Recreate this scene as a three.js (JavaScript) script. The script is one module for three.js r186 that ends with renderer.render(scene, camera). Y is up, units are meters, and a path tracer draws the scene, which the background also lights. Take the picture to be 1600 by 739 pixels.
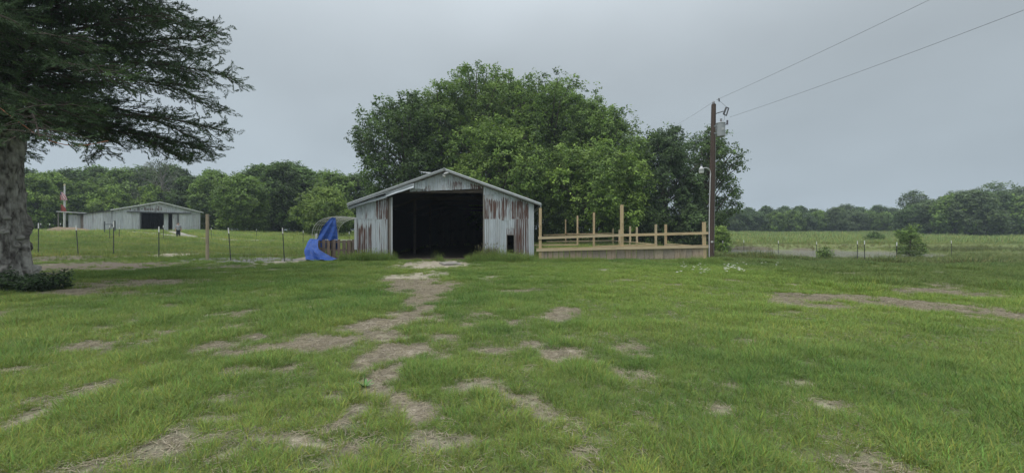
import * as THREE from 'three';
import { mergeGeometries } from 'three/addons/utils/BufferGeometryUtils.js';
import { MarchingCubes } from 'three/addons/objects/MarchingCubes.js';
import { FontLoader } from 'three/addons/loaders/FontLoader.js';
import { TextGeometry } from 'three/addons/geometries/TextGeometry.js';

// ---------------------------------------------------------------- camera, sky, sun, exposure
const EYE = 1.6, F = 650;                       // eye height in metres, focal length in photo pixels
const scene = new THREE.Scene();
const camera = new THREE.PerspectiveCamera(2 * Math.atan(739 / 2 / F) * 180 / Math.PI, 1600 / 739, 0.1, 3000);
camera.position.set(0, EYE, 0);
camera.setViewOffset(1600, 739, 0, 7.5, 1600, 739);
camera.updateProjectionMatrix();
scene.add(camera);

function mulberry(a) {
  return () => { a |= 0; a = a + 0x6D2B79F5 | 0; let t = Math.imul(a ^ a >>> 15, 1 | a); t = t + Math.imul(t ^ t >>> 7, 61 | t) ^ t; return ((t ^ t >>> 14) >>> 0) / 4294967296; };
}
const hash2 = (x, y) => { let h = Math.imul(x, 374761393) + Math.imul(y, 668265263) | 0; h = Math.imul(h ^ h >>> 13, 1274126177); return ((h ^ h >>> 16) >>> 0) / 4294967296; };
function noise2(x, y) {
  const ix = Math.floor(x), iy = Math.floor(y), fx = x - ix, fy = y - iy, u = fx * fx * (3 - 2 * fx), v = fy * fy * (3 - 2 * fy);
  const a = hash2(ix, iy), b = hash2(ix + 1, iy), c = hash2(ix, iy + 1), d = hash2(ix + 1, iy + 1);
  return a + (b - a) * u + (c - a) * v + (a - b - c + d) * u * v;
}
const fbm = (x, y, n = 3) => { let s = 0, w = 0.5, t = 0; for (let i = 0; i < n; i++) { s += w * noise2(x, y); t += w; x = x * 2.03 + 17.1; y = y * 2.03 + 5.7; w *= 0.5; } return s / t; };
const { clamp, lerp } = THREE.MathUtils;
const ss = (a, b, x) => { const t = clamp((x - a) / (b - a), 0, 1); return t * t * (3 - 2 * t); };

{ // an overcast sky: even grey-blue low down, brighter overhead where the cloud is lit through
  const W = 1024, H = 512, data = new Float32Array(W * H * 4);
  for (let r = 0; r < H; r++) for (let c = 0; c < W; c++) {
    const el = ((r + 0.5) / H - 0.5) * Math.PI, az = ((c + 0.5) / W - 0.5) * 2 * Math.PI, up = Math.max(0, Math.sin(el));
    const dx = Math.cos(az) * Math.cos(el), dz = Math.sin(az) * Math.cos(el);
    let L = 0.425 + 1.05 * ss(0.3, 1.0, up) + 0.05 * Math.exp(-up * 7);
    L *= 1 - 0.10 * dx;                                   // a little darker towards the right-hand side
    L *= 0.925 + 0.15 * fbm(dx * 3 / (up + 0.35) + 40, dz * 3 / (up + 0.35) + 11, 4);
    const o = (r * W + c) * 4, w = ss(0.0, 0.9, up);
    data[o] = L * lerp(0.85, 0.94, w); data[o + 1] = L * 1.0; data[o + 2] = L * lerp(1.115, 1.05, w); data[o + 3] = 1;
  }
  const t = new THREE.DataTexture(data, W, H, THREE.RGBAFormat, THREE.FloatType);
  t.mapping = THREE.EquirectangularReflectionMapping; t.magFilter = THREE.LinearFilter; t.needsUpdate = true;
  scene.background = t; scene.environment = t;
}
const sun = new THREE.DirectionalLight(new THREE.Color().setRGB(1, 0.97, 0.92), 1.5);
sun.position.set(-45, 110, 40); sun.castShadow = true; sun.shadow.radius = 45;
Object.assign(sun.shadow.camera, { left: -120, right: 120, top: 120, bottom: -120, near: 1, far: 400 });
scene.add(sun);
scene.fog = new THREE.FogExp2(new THREE.Color().setRGB(0.62, 0.72, 0.82), 0.00055);

const renderer = new THREE.WebGLRenderer({ antialias: true });
renderer.toneMapping = THREE.LinearToneMapping;
renderer.toneMappingExposure = 1.14;
renderer.shadowMap.enabled = true;

// ---------------------------------------------------------------- helpers
const V = (x, y, z) => new THREE.Vector3(x, y, z);
const RGB = (r, g, b) => new THREE.Color().setRGB(r, g, b);
const names = new Map();
function numbered(n) { const k = names.get(n) ?? 0; names.set(n, k + 1); return k ? `${n}_${String(k).padStart(3, '0')}` : n; }
function tag(o, label, category, group, kind) {
  if (label) o.userData.label = label;
  if (category) o.userData.category = category;
  if (group) o.userData.group = group;
  if (kind) o.userData.kind = kind;
  return o;
}
function thing(name, label, category, pos = [0, 0, 0], turn = 0, group) {
  const o = new THREE.Group(); o.name = numbered(name); o.position.set(...pos); o.rotation.y = turn; scene.add(o);
  return tag(o, label, category, group);
}
function part(name, geo, mat, parent = scene) {
  const g = Array.isArray(geo) ? merge(geo) : geo;
  const m = new THREE.Mesh(g, mat); m.name = parent === scene ? numbered(name) : name; m.castShadow = m.receiveShadow = true; parent.add(m);
  return m;
}
function merge(list) {
  const keep = list.map((g) => { const n = g.index ? g.toNonIndexed() : g; for (const k of Object.keys(n.attributes)) if (!['position', 'normal', 'uv', 'color'].includes(k)) n.deleteAttribute(k); return n; });
  return keep.length === 1 ? keep[0] : mergeGeometries(keep);
}
const std = (c, rough = 0.9, more = {}) => new THREE.MeshStandardMaterial({ color: RGB(...c), roughness: rough, ...more });
const leafMat = (more = {}) => new THREE.MeshPhysicalMaterial({ color: RGB(1, 1, 1), vertexColors: true, roughness: 1, transmission: 0.35, thickness: 0, ior: 1.3, side: THREE.DoubleSide, ...more });
// a texture computed from a function of (u, v, column, row) -> linear rgb
function tex(w, h, f, srgb = true) {
  const d = new Uint8Array(w * h * 4), enc = (x) => { x = clamp(x, 0, 1); return 255 * (srgb ? (x <= 0.0031308 ? 12.92 * x : 1.055 * x ** (1 / 2.4) - 0.055) : x); };
  for (let j = 0; j < h; j++) for (let i = 0; i < w; i++) { const c = f((i + 0.5) / w, (j + 0.5) / h, i, j), o = (j * w + i) * 4; d[o] = enc(c[0]); d[o + 1] = enc(c[1]); d[o + 2] = enc(c[2]); d[o + 3] = 255; }
  const t = new THREE.DataTexture(d, w, h); t.wrapS = t.wrapT = THREE.RepeatWrapping; t.magFilter = THREE.LinearFilter; t.minFilter = THREE.LinearMipmapLinearFilter;
  if (srgb) t.colorSpace = THREE.SRGBColorSpace;
  t.needsUpdate = true; return t;
}
// a bar of square section between two points
function bar(a, b, w, t = w, roll = 0) {
  const d = b.clone().sub(a), g = new THREE.BoxGeometry(w, d.length(), t);
  g.rotateY(roll);
  g.applyQuaternion(new THREE.Quaternion().setFromUnitVectors(V(0, 1, 0), d.clone().normalize()));
  return g.translate((a.x + b.x) / 2, (a.y + b.y) / 2, (a.z + b.z) / 2);
}
const box = (x0, x1, y0, y1, z0, z1) => new THREE.BoxGeometry(Math.abs(x1 - x0), Math.abs(y1 - y0), Math.abs(z1 - z0)).translate((x0 + x1) / 2, (y0 + y1) / 2, (z0 + z1) / 2);
const cyl = (r0, r1, h, n = 10) => new THREE.CylinderGeometry(r1, r0, h, n).translate(0, h / 2, 0);
// a tapered tube along points
function limb(pts, r0, r1, sides = 6) {
  const pos = [], idx = [], uv = [], n = pts.length, up = V(0.3, 0.1, 1).normalize();
  for (let i = 0; i < n; i++) {
    const t = i / (n - 1), d = pts[Math.min(n - 1, i + 1)].clone().sub(pts[Math.max(0, i - 1)]).normalize();
    const a = up.clone().cross(d).normalize(), b = d.clone().cross(a), r = lerp(r0, r1, t);
    for (let k = 0; k <= sides; k++) { const q = k / sides * 2 * Math.PI, c = Math.cos(q) * r, s = Math.sin(q) * r; pos.push(pts[i].x + a.x * c + b.x * s, pts[i].y + a.y * c + b.y * s, pts[i].z + a.z * c + b.z * s); uv.push(k / sides, i / (n - 1)); }
  }
  for (let i = 0; i < n - 1; i++) for (let k = 0; k < sides; k++) { const o = i * (sides + 1) + k; idx.push(o, o + 1, o + sides + 1, o + 1, o + sides + 2, o + sides + 1); }
  const g = new THREE.BufferGeometry(); g.setAttribute('position', new THREE.Float32BufferAttribute(pos, 3)); g.setAttribute('uv', new THREE.Float32BufferAttribute(uv, 2)); g.setIndex(idx); g.computeVertexNormals();
  return g;
}
const wire = (pts, r, seg = 24, sides = 5) => new THREE.TubeGeometry(new THREE.CatmullRomCurve3(pts), seg, r, sides);

// ---------------------------------------------------------------- terrain
function height(x, d) {                                   // d = metres in front of the photographer
  let h = 0;
  const left = ss(-18, -52, x);
  h += 1.65 * ss(24, 60, d) * left;
  h += (1.35 - 1.65 * left) * ss(56, 80, d) * ss(-4, -25, x) * (1 - left * 0.75);
  const right = ss(11, 26, x);
  h += right * (-0.9 * ss(14, 38, d) + 0.52 * ss(60, 66, d) + 1.75 * ss(64, 160, d));
  const pe = ((x - 36) / 12.5) ** 2 + ((d - 51) / 9.8) ** 2 + 0.5 * (noise2(x * 0.22, d * 0.22) - 0.5);
  h -= 0.85 * ss(1.25, 0.7, pe);
  h += 0.6 * ss(60, 90, d) * (1 - ss(-4, -25, x)) * (1 - right);
  h += 0.06 * (fbm(x * 0.35, d * 0.35) - 0.5) * ss(0, 4, d) + 0.03 * (noise2(x * 1.9, d * 1.9) - 0.5);
  return h;
}
const at = (px, d) => [(px - 800) / F * d, d];
const on = (px, d) => { const x = (px - 800) / F * d; return V(x, height(x, d), -d); };
const pt = (px, py, d) => V((px - 800) / F * d, EYE - (py - 362) / F * d, -d);
function ground(px, py) { for (let d = 2; d < 260; d += 0.1) { if (EYE - (py - 362) / F * d <= height((px - 800) / F * d, d)) return d; } return 260; }

// bare places: centre and half size, seen from the eye, laid onto the ground; [px, py, rx, ry, strength, kind]
const BARE = [
  [680, 413, 64, 7, 1.2, 0], [640, 433, 48, 9, 0.9, 0], [680, 452, 36, 15, 0.95, 0], [645, 444, 42, 12, 0.9, 0], [660, 470, 34, 10, 0.8, 0], [600, 526, 40, 9, 0.7, 0], [560, 640, 20, 10, 0.75, 0], [570, 575, 26, 8, 0.7, 0],
  [640, 497, 60, 9, 0.9, 0], [585, 508, 38, 9, 1, 0], [510, 537, 52, 12, 1.1, 0], [440, 543, 45, 8, 1, 0], [362, 553, 34, 5, 0.95, 0], [395, 528, 20, 5, 0.9, 0],
  [625, 549, 48, 12, 1, 0], [590, 562, 42, 9, 0.9, 0], [612, 578, 22, 10, 0.85, 0], [625, 627, 24, 12, 0.9, 0], [668, 484, 22, 8, 0.8, 0], [600, 592, 40, 16, 1, 0], [585, 610, 30, 10, 0.9, 0], [530, 620, 34, 7, 0.8, 0], [660, 646, 32, 20, 1.25, 0],
  [340, 625, 26, 7, 0.9, 0], [335, 655, 40, 4, 0.75, 0], [285, 671, 24, 4, 0.75, 0], [430, 688, 50, 7, 1.0, 0], [500, 698, 52, 7, 1.0, 0], [548, 706, 28, 12, 1.05, 0], [520, 729, 20, 6, 0.8, 0], [532, 662, 18, 14, 0.75, 0],
  [105, 549, 38, 3, 0.8, 0], [262, 521, 24, 3, 0.85, 0], [230, 612, 16, 12, 0.7, 0], [120, 661, 30, 4, 0.7, 0], [45, 627, 40, 6, 0.6, 0], [60, 556, 30, 2.5, 0.6, 0], [150, 582, 34, 3, 0.5, 0], [70, 668, 26, 2.5, 0.6, 0], [180, 641, 18, 2.5, 0.5, 0], [30, 600, 30, 3, 0.5, 0], [300, 590, 14, 4, 0.6, 0], [260, 640, 16, 4, 0.5, 0], [400, 600, 16, 4, 0.5, 0],
  [880, 556, 44, 12, 1, 0], [830, 541, 28, 8, 0.9, 0], [932, 566, 14, 6, 1, 0], [960, 580, 14, 6, 0.95, 0], [885, 487, 24, 6, 0.8, 0], [870, 496, 36, 7, 0.7, 0], [1150, 607, 15, 7, 1, 0], [1130, 642, 22, 9, 0.7, 0], [1255, 600, 26, 6, 0.85, 0],
  [1165, 536, 34, 4, 0.8, 0], [1220, 531, 18, 4, 0.8, 0], [1020, 665, 15, 4, 0.7, 0], [770, 550, 34, 5, 0.8, 0], [730, 510, 14, 4, 0.85, 0], [780, 651, 18, 6, 0.8, 0], [1290, 640, 22, 6, 0.7, 0], [1060, 600, 20, 5, 0.6, 0], [1000, 560, 30, 4, 0.5, 0], [930, 690, 16, 4, 0.45, 0], [1350, 560, 40, 4, 0.4, 0], [1500, 650, 30, 7, 0.5, 0],
  [1300, 466, 90, 8, 1.2, 1], [1400, 474, 90, 9, 1.2, 1], [1500, 482, 90, 12, 1.2, 1], [1585, 489, 80, 13, 1.2, 1], [1240, 461, 40, 4, 0.8, 1], [1330, 445, 60, 4, 0.6, 1], [1430, 455, 80, 5, 0.7, 1], [1540, 462, 70, 6, 0.6, 1],
  [150, 415, 150, 8, 1.2, 1], [200, 443, 100, 9, 1.2, 1], [100, 404, 110, 6, 1.1, 1], [130, 455, 70, 7, 1, 1], [350, 418, 60, 4, 0.7, 1], [270, 440, 40, 6, 0.7, 1], [230, 458, 60, 5, 0.5, 1], [40, 430, 60, 8, 1, 1],
  [405, 406, 75, 4.5, 1.4, 2], [330, 405, 40, 4, 0.9, 2], [462, 406, 32, 6, 1.2, 0], [275, 399, 60, 4, 0.8, 0], [95, 369, 50, 3.5, 1.2, 0],
].map(([px, py, rx, ry, s, k]) => {
  const d = EYE * F / (py - 362), near = EYE * F / (py + ry - 362), far = EYE * F / Math.max(4, py - ry - 362);
  return { x: (px - 800) / F * d, d, ax: rx * d / F, ad: (far - near) / 2, s, k };
});
const inBarn = (x, d) => x > -8.75 && x < 1.2 && d > 23.75 && d < 49;
const DRIVES = [];                                            // centre lines of drive and path, kept free of grass
for (const [pts, w] of [[[[60, 60], [130, 57], [190, 55], [250, 52], [300, 50], [370, 50], [440, 55]], 0.9], [[[252, 62], [272, 57], [286, 53], [302, 50.6]], 1.1]]) { const c = new THREE.CatmullRomCurve3(pts.map(([px, d]) => V((px - 800) / F * d, 0, d))); for (let i = 0; i <= 80; i++) { const p = c.getPoint(i / 80); DRIVES.push([p.x, p.z, w / 2 + 0.3]); } }
const onDrive = (x, d) => d > 46 && d < 64 && x < -20 && DRIVES.some(([a, b, w]) => (x - a) ** 2 + (d - b) ** 2 < w * w);
function bare(x, d) {                                       // [dirt, dark soil, gravel] each 0..1
  const out = [0, 0, 0];
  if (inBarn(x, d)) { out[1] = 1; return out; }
  const e = 0.7 * (fbm(x * 1.7 + 9, d * 1.7, 3) - 0.5) + 0.9 * (noise2(x * 5.5, d * 5.5) - 0.5) + 0.7 * (noise2(x * 13, d * 13) - 0.5);
  for (const b of BARE) {
    const u = (x - b.x) / b.ax, v = (d - b.d) / b.ad;
    if (u > 1.7 || u < -1.7 || v > 1.7 || v < -1.7) continue;
    const m = clamp(b.s, 0, 1.1) * (b.k ? ss(1.4, 0.2, u * u + v * v + 1.5 * e) : ss(1.30, 0.42, u * u + v * v + 1.25 * e));
    if (m > out[b.k]) out[b.k] = m;
  }
  const worn = d < 11 && x < 1 ? 0.6 * ss(0.62, 0.76, fbm(x * 1.9 + 31, d * 1.9 + 3, 3)) : 0.55 * ss(0.66, 0.78, fbm(x * 0.8 + 71, d * 0.8 + 3, 3));
  if (d < 22) out[0] = Math.max(out[0], worn);
  if (x > 16 && d > 44 && d < 66) { const pe = ((x - 36) / 12.5) ** 2 + ((d - 51) / 9.8) ** 2; out[1] = Math.max(out[1], 0.85 * ss(1.75, 1.3, pe) * ss(53, 58, d) * ss(0.35, 0.6, noise2(x * 0.5, d * 0.8))); }
  return out;
}
const mixc = (a, b, t) => [lerp(a[0], b[0], t), lerp(a[1], b[1], t), lerp(a[2], b[2], t)];
function groundColor(x, d) {
  const [m, s, g] = bare(x, d), n = fbm(x * 0.5, d * 0.5, 3), n2 = noise2(x * 6, d * 6);
  let c = mixc([0.055, 0.085, 0.026], [0.105, 0.13, 0.045], ss(0.3, 0.7, n));
  c = mixc(c, [0.17, 0.145, 0.085], 0.30 * n2);
  const open = ss(40, 70, d); c = mixc(c, mixc([0.15, 0.195, 0.065], [0.22, 0.245, 0.10], fbm(x * 0.12, d * 0.07, 3)), open);
  c = mixc(c, [0.33 * (0.72 + 0.56 * n2), 0.29 * (0.72 + 0.56 * n2), 0.225 * (0.72 + 0.56 * n2)], clamp(m, 0, 1));
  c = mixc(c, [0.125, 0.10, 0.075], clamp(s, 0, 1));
  c = mixc(c, [0.14, 0.138, 0.135], clamp(g, 0, 1));
  return c;
}
const M = {};
{
  const speck = (u, v, i, j) => { const a = hash2(i, j), b = noise2(u * 40, v * 40), c = noise2((u * 13) % 13, (v * 13) % 13); const k = 0.62 + 0.22 * a + 0.12 * b + 0.1 * c; return [k, k, k * 0.98]; };
  const map = tex(512, 512, speck), bump = tex(512, 512, (u, v, i, j) => { const k = 0.5 * hash2(i >> 1, j >> 1) + 0.5 * noise2(u * 50, v * 50); return [k, k, k]; }, false);
  M.ground = new THREE.MeshStandardMaterial({ map, bumpMap: bump, bumpScale: 0.02, vertexColors: true, roughness: 1 });
  const axis = (steps) => { const a = [steps[0][0]]; for (const [from, to, s] of steps) { const n = Math.round((to - from) / s); for (let i = 1; i <= n; i++) a.push(from + (to - from) * i / n); } return a; };
  const xs = axis([[-1000, -220, 60], [-220, -90, 8], [-90, -42, 1.2], [-42, -18, 0.35], [-18, 18, 0.14], [18, 42, 0.35], [42, 90, 1.2], [90, 220, 8], [220, 1000, 60]]);
  const ds = axis([[-60, 0, 4], [0, 2, 0.4], [2, 14, 0.12], [14, 30, 0.25], [30, 80, 0.6], [80, 200, 4], [200, 1200, 50]]);
  const nx = xs.length, nd = ds.length, pos = new Float32Array(nx * nd * 3), uv = new Float32Array(nx * nd * 2), col = new Float32Array(nx * nd * 3), idx = [];
  for (let j = 0; j < nd; j++) for (let i = 0; i < nx; i++) {
    const o = j * nx + i, x = xs[i], d = ds[j], c = groundColor(x, d), b = bare(x, d);
    const rough = d < 20 ? 0.02 * (b[0] + b[1]) * (noise2(x * 9, d * 9) - 0.7) : 0;
    pos.set([x, height(x, d) + rough, -d], o * 3); uv.set([x / 1.9, d / 1.9], o * 2); col.set(c.map((q) => q / 0.8), o * 3);
    if (i && j) idx.push(o - nx - 1, o - nx, o - 1, o - nx, o, o - 1);
  }
  const g = new THREE.BufferGeometry();
  g.setAttribute('position', new THREE.BufferAttribute(pos, 3)); g.setAttribute('uv', new THREE.BufferAttribute(uv, 2)); g.setAttribute('color', new THREE.BufferAttribute(col, 3)); g.setIndex(idx); g.computeVertexNormals();
  tag(part('ground', g, M.ground), 'grassy yard and pasture with worn bare dirt patches', null, null, 'structure');
}
{ // pond
  const s = new THREE.Shape(); for (let k = 0; k <= 60; k++) { const q = k / 60 * 2 * Math.PI, x = 40 + 18 * Math.cos(q), y = 51 + 12 * Math.sin(q); k ? s.lineTo(x, y) : s.moveTo(x, y); }
  const g = new THREE.ShapeGeometry(s, 12).rotateX(-Math.PI / 2).translate(0, -1.06, 0);
  const rip = tex(256, 256, (u, v) => { const k = 0.5 * noise2(u * 24, v * 60) + 0.5 * noise2(u * 9, v * 21); return [k, k, k]; }, false);
  const w = part('pond_water', g, new THREE.MeshPhysicalMaterial({ color: RGB(0.15, 0.135, 0.10), roughness: 0.09, bumpMap: rip, bumpScale: 0.13, ior: 1.33 }));
  const p = g.attributes.position, uv = g.attributes.uv; for (let i = 0; i < p.count; i++) uv.setXY(i, p.getX(i) / 6, p.getZ(i) / 6);
  tag(w, 'still brown pond water reflecting the grey sky beyond the wire fence', null, null, 'structure');
}
// a strip of paving draped over the ground along [px, d] points
function strip(name, label, pts, width, c) {
  const curve = new THREE.CatmullRomCurve3(pts.map(([px, d]) => V((px - 800) / F * d, 0, -d))), n = 60, pos = [], idx = [];
  for (let i = 0; i <= n; i++) {
    const p = curve.getPoint(i / n), t = curve.getTangent(i / n), s = V(-t.z, 0, t.x).normalize();
    for (const [k, dy] of [[-1, -0.1], [-1, 0.06], [1, 0.06], [1, -0.1]]) { const x = p.x + s.x * k * width / 2, z = p.z + s.z * k * width / 2; pos.push(x, height(x, -z) + dy, z); }
  }
  for (let i = 0; i < n; i++) for (let k = 0; k < 3; k++) { const o = i * 4 + k; idx.push(o, o + 4, o + 1, o + 1, o + 4, o + 5); }
  const g = new THREE.BufferGeometry(); g.setAttribute('position', new THREE.Float32BufferAttribute(pos, 3)); g.setIndex(idx);
  const f = g.toNonIndexed(); f.computeVertexNormals();
  return tag(part(name, f, std(c, 0.95, { side: THREE.DoubleSide })), label, null, null, 'structure');
}
strip('driveway', 'pale gravel drive running past the far pale barn', [[60, 60], [130, 57], [190, 55], [250, 52], [300, 50], [370, 50], [440, 55]], 0.9, [0.27, 0.26, 0.21]);
strip('path', 'pale path leading from the far barn door to the drive', [[252, 62], [272, 57], [286, 53], [302, 50.6]], 1.1, [0.27, 0.26, 0.215]);
{ // heap of soil by the far barn
  const c = on(100, 56), g = new THREE.SphereGeometry(1, 40, 16, 0, Math.PI * 2, 0, Math.PI / 2), p = g.attributes.position;
  for (let i = 0; i < p.count; i++) { const x = p.getX(i), y = p.getY(i), z = p.getZ(i), n = 0.75 + 0.5 * fbm(x * 3 + 5, z * 3 + 2 + y * 2); p.setXYZ(i, x * 3.3 * n, Math.pow(y, 1.6) * 0.62 * n - 0.05, z * 2 * n); }
  g.computeVertexNormals(); const m = part('dirt_mound', g, std([0.20, 0.15, 0.10], 1)); m.position.copy(c);
  tag(m, 'low heap of bare brown soil in front of the flagpole', 'dirt mound');
}

// ---------------------------------------------------------------- corrugated sheets
// painted and galvanised sheet with rust that runs in streaks along the ribs: amount 0..1; low / high say where along the height it sits
function sheetTex(seed, amount, { from = 0, to = 1, base = [0.52, 0.57, 0.61], ribs = 7 } = {}) {
  return tex(256, 256, (u, v) => {
    const s = seed * 17.3, streak = fbm(u * 26 + s, v * 1.3 + s, 3), fine = fbm(u * 70 + s, v * 4 + s, 2), patch = fbm(u * 3.2 + s, v * 2.6 - s, 3), rib = 0.5 + 0.5 * Math.sin(u * ribs * 2 * Math.PI);
    const wob = v + 0.55 * (streak - 0.5) + 0.15 * (fine - 0.5), inside = ss(from - 0.12, from + 0.06, wob) * (1 - ss(to - 0.06, to + 0.12, wob));
    const rust = ss(0.0, 0.10, (0.56 * streak + 0.24 * fine + 0.20 * patch) + 0.12 * (rib - 0.5) - lerp(0.74, 0.33, amount * inside));
    const stain = ss(0.45, 0.75, fbm(u * 34 - s, v * 0.9 + s, 2)), grime = fbm(u * 5 + s, v * 7 + s, 3);
    let c = base.map((k) => k * (0.80 + 0.26 * fine) * (0.86 + 0.24 * grime)); c = mixc(c, [0.26, 0.255, 0.25], 0.55 * stain); c = mixc(c, [0.36, 0.25, 0.19], 0.28 * ss(0.5, 0.75, patch) * amount);
    const rc = mixc([0.050, 0.024, 0.018], [0.135, 0.052, 0.030], fbm(u * 40 + s, v * 6 + s, 3));
    return mixc(c, rc, 0.95 * rust);
  });
}
const sheetMats = new Map();
function sheetMat(seed, amount, o = {}) {
  const k = [seed, amount, JSON.stringify(o)].join(); if (!sheetMats.has(k)) sheetMats.set(k, new THREE.MeshStandardMaterial({ map: sheetTex(seed, amount, o), roughness: 0.62, side: THREE.DoubleSide })); return sheetMats.get(k);
}
// corrugated sheet in the x,y plane; bottom and top are functions of x; ribs stand out along z
function sheet(x0, x1, bottom, top, { pitch = 0.105, amp = 0.014, z = 0, seed = 1, ragged = 0.012, bow = 0.012, rows = 4 } = {}) {
  const f = (q) => typeof q === 'function' ? q : () => q, lo = f(bottom), hi = f(top), n = Math.max(4, Math.round((x1 - x0) / pitch * 6)), pos = [], uv = [], idx = [];
  for (let i = 0; i <= n; i++) for (let j = 0; j <= rows; j++) {
    const x = lerp(x0, x1, i / n), t = j / rows, e = ragged * (noise2(x * 9 + seed * 7, seed) - 0.5) * 2, y = lerp(lo(x) + e, hi(x), t), b = bow * 2 * (noise2(x * 1.7 + seed * 3.3, y * 1.3 + seed) - 0.5);
    pos.push(x, y, z + amp * Math.sin(x / pitch * 2 * Math.PI) + b); uv.push(i / n, t);
    if (i && j) { const o = i * (rows + 1) + j, p = o - rows - 1; idx.push(p - 1, o - 1, p, p, o - 1, o); }
  }
  const g = new THREE.BufferGeometry(); g.setAttribute('position', new THREE.Float32BufferAttribute(pos, 3)); g.setAttribute('uv', new THREE.Float32BufferAttribute(uv, 2)); g.setIndex(idx); g.computeVertexNormals(); return g;
}
const woodTex = (seed, a, b) => tex(64, 256, (u, v) => { const k = fbm(u * 9 + seed, v * 2.2 + seed, 3), f = noise2(u * 44 + seed, v * 5), kn = ss(0.80, 0.9, noise2(u * 4 + seed * 3, v * 9 + seed)); let c = mixc(a, b, 0.65 * k + 0.35 * f); return mixc(c, a.map((q) => q * 0.5), 0.5 * kn); });
M.newWood = [0, 1, 2].map((k) => new THREE.MeshStandardMaterial({ map: woodTex(k * 5 + 1, [0.36, 0.26, 0.14], [[0.62, 0.49, 0.30], [0.56, 0.43, 0.26], [0.60, 0.51, 0.35]][k]), roughness: 0.85 }));
M.palletWood = [0, 1, 2].map((k) => new THREE.MeshStandardMaterial({ map: woodTex(k * 7 + 30, [0.10, 0.075, 0.06], [[0.24, 0.18, 0.145], [0.20, 0.16, 0.14], [0.27, 0.20, 0.15]][k]), roughness: 0.95 }));
M.greyWood = new THREE.MeshStandardMaterial({ map: woodTex(60, [0.13, 0.115, 0.10], [0.30, 0.28, 0.255]), roughness: 0.95 });
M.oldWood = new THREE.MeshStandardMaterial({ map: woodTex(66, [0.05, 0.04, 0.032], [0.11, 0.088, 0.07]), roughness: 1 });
M.trim = new THREE.MeshStandardMaterial({ map: sheetTex(9, 0.1, { base: [0.50, 0.53, 0.555] }), roughness: 0.6 });
M.brightTrim = std([0.60, 0.63, 0.65], 0.5);
M.steel = std([0.30, 0.31, 0.32], 0.5, { metalness: 0.6 });

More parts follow.
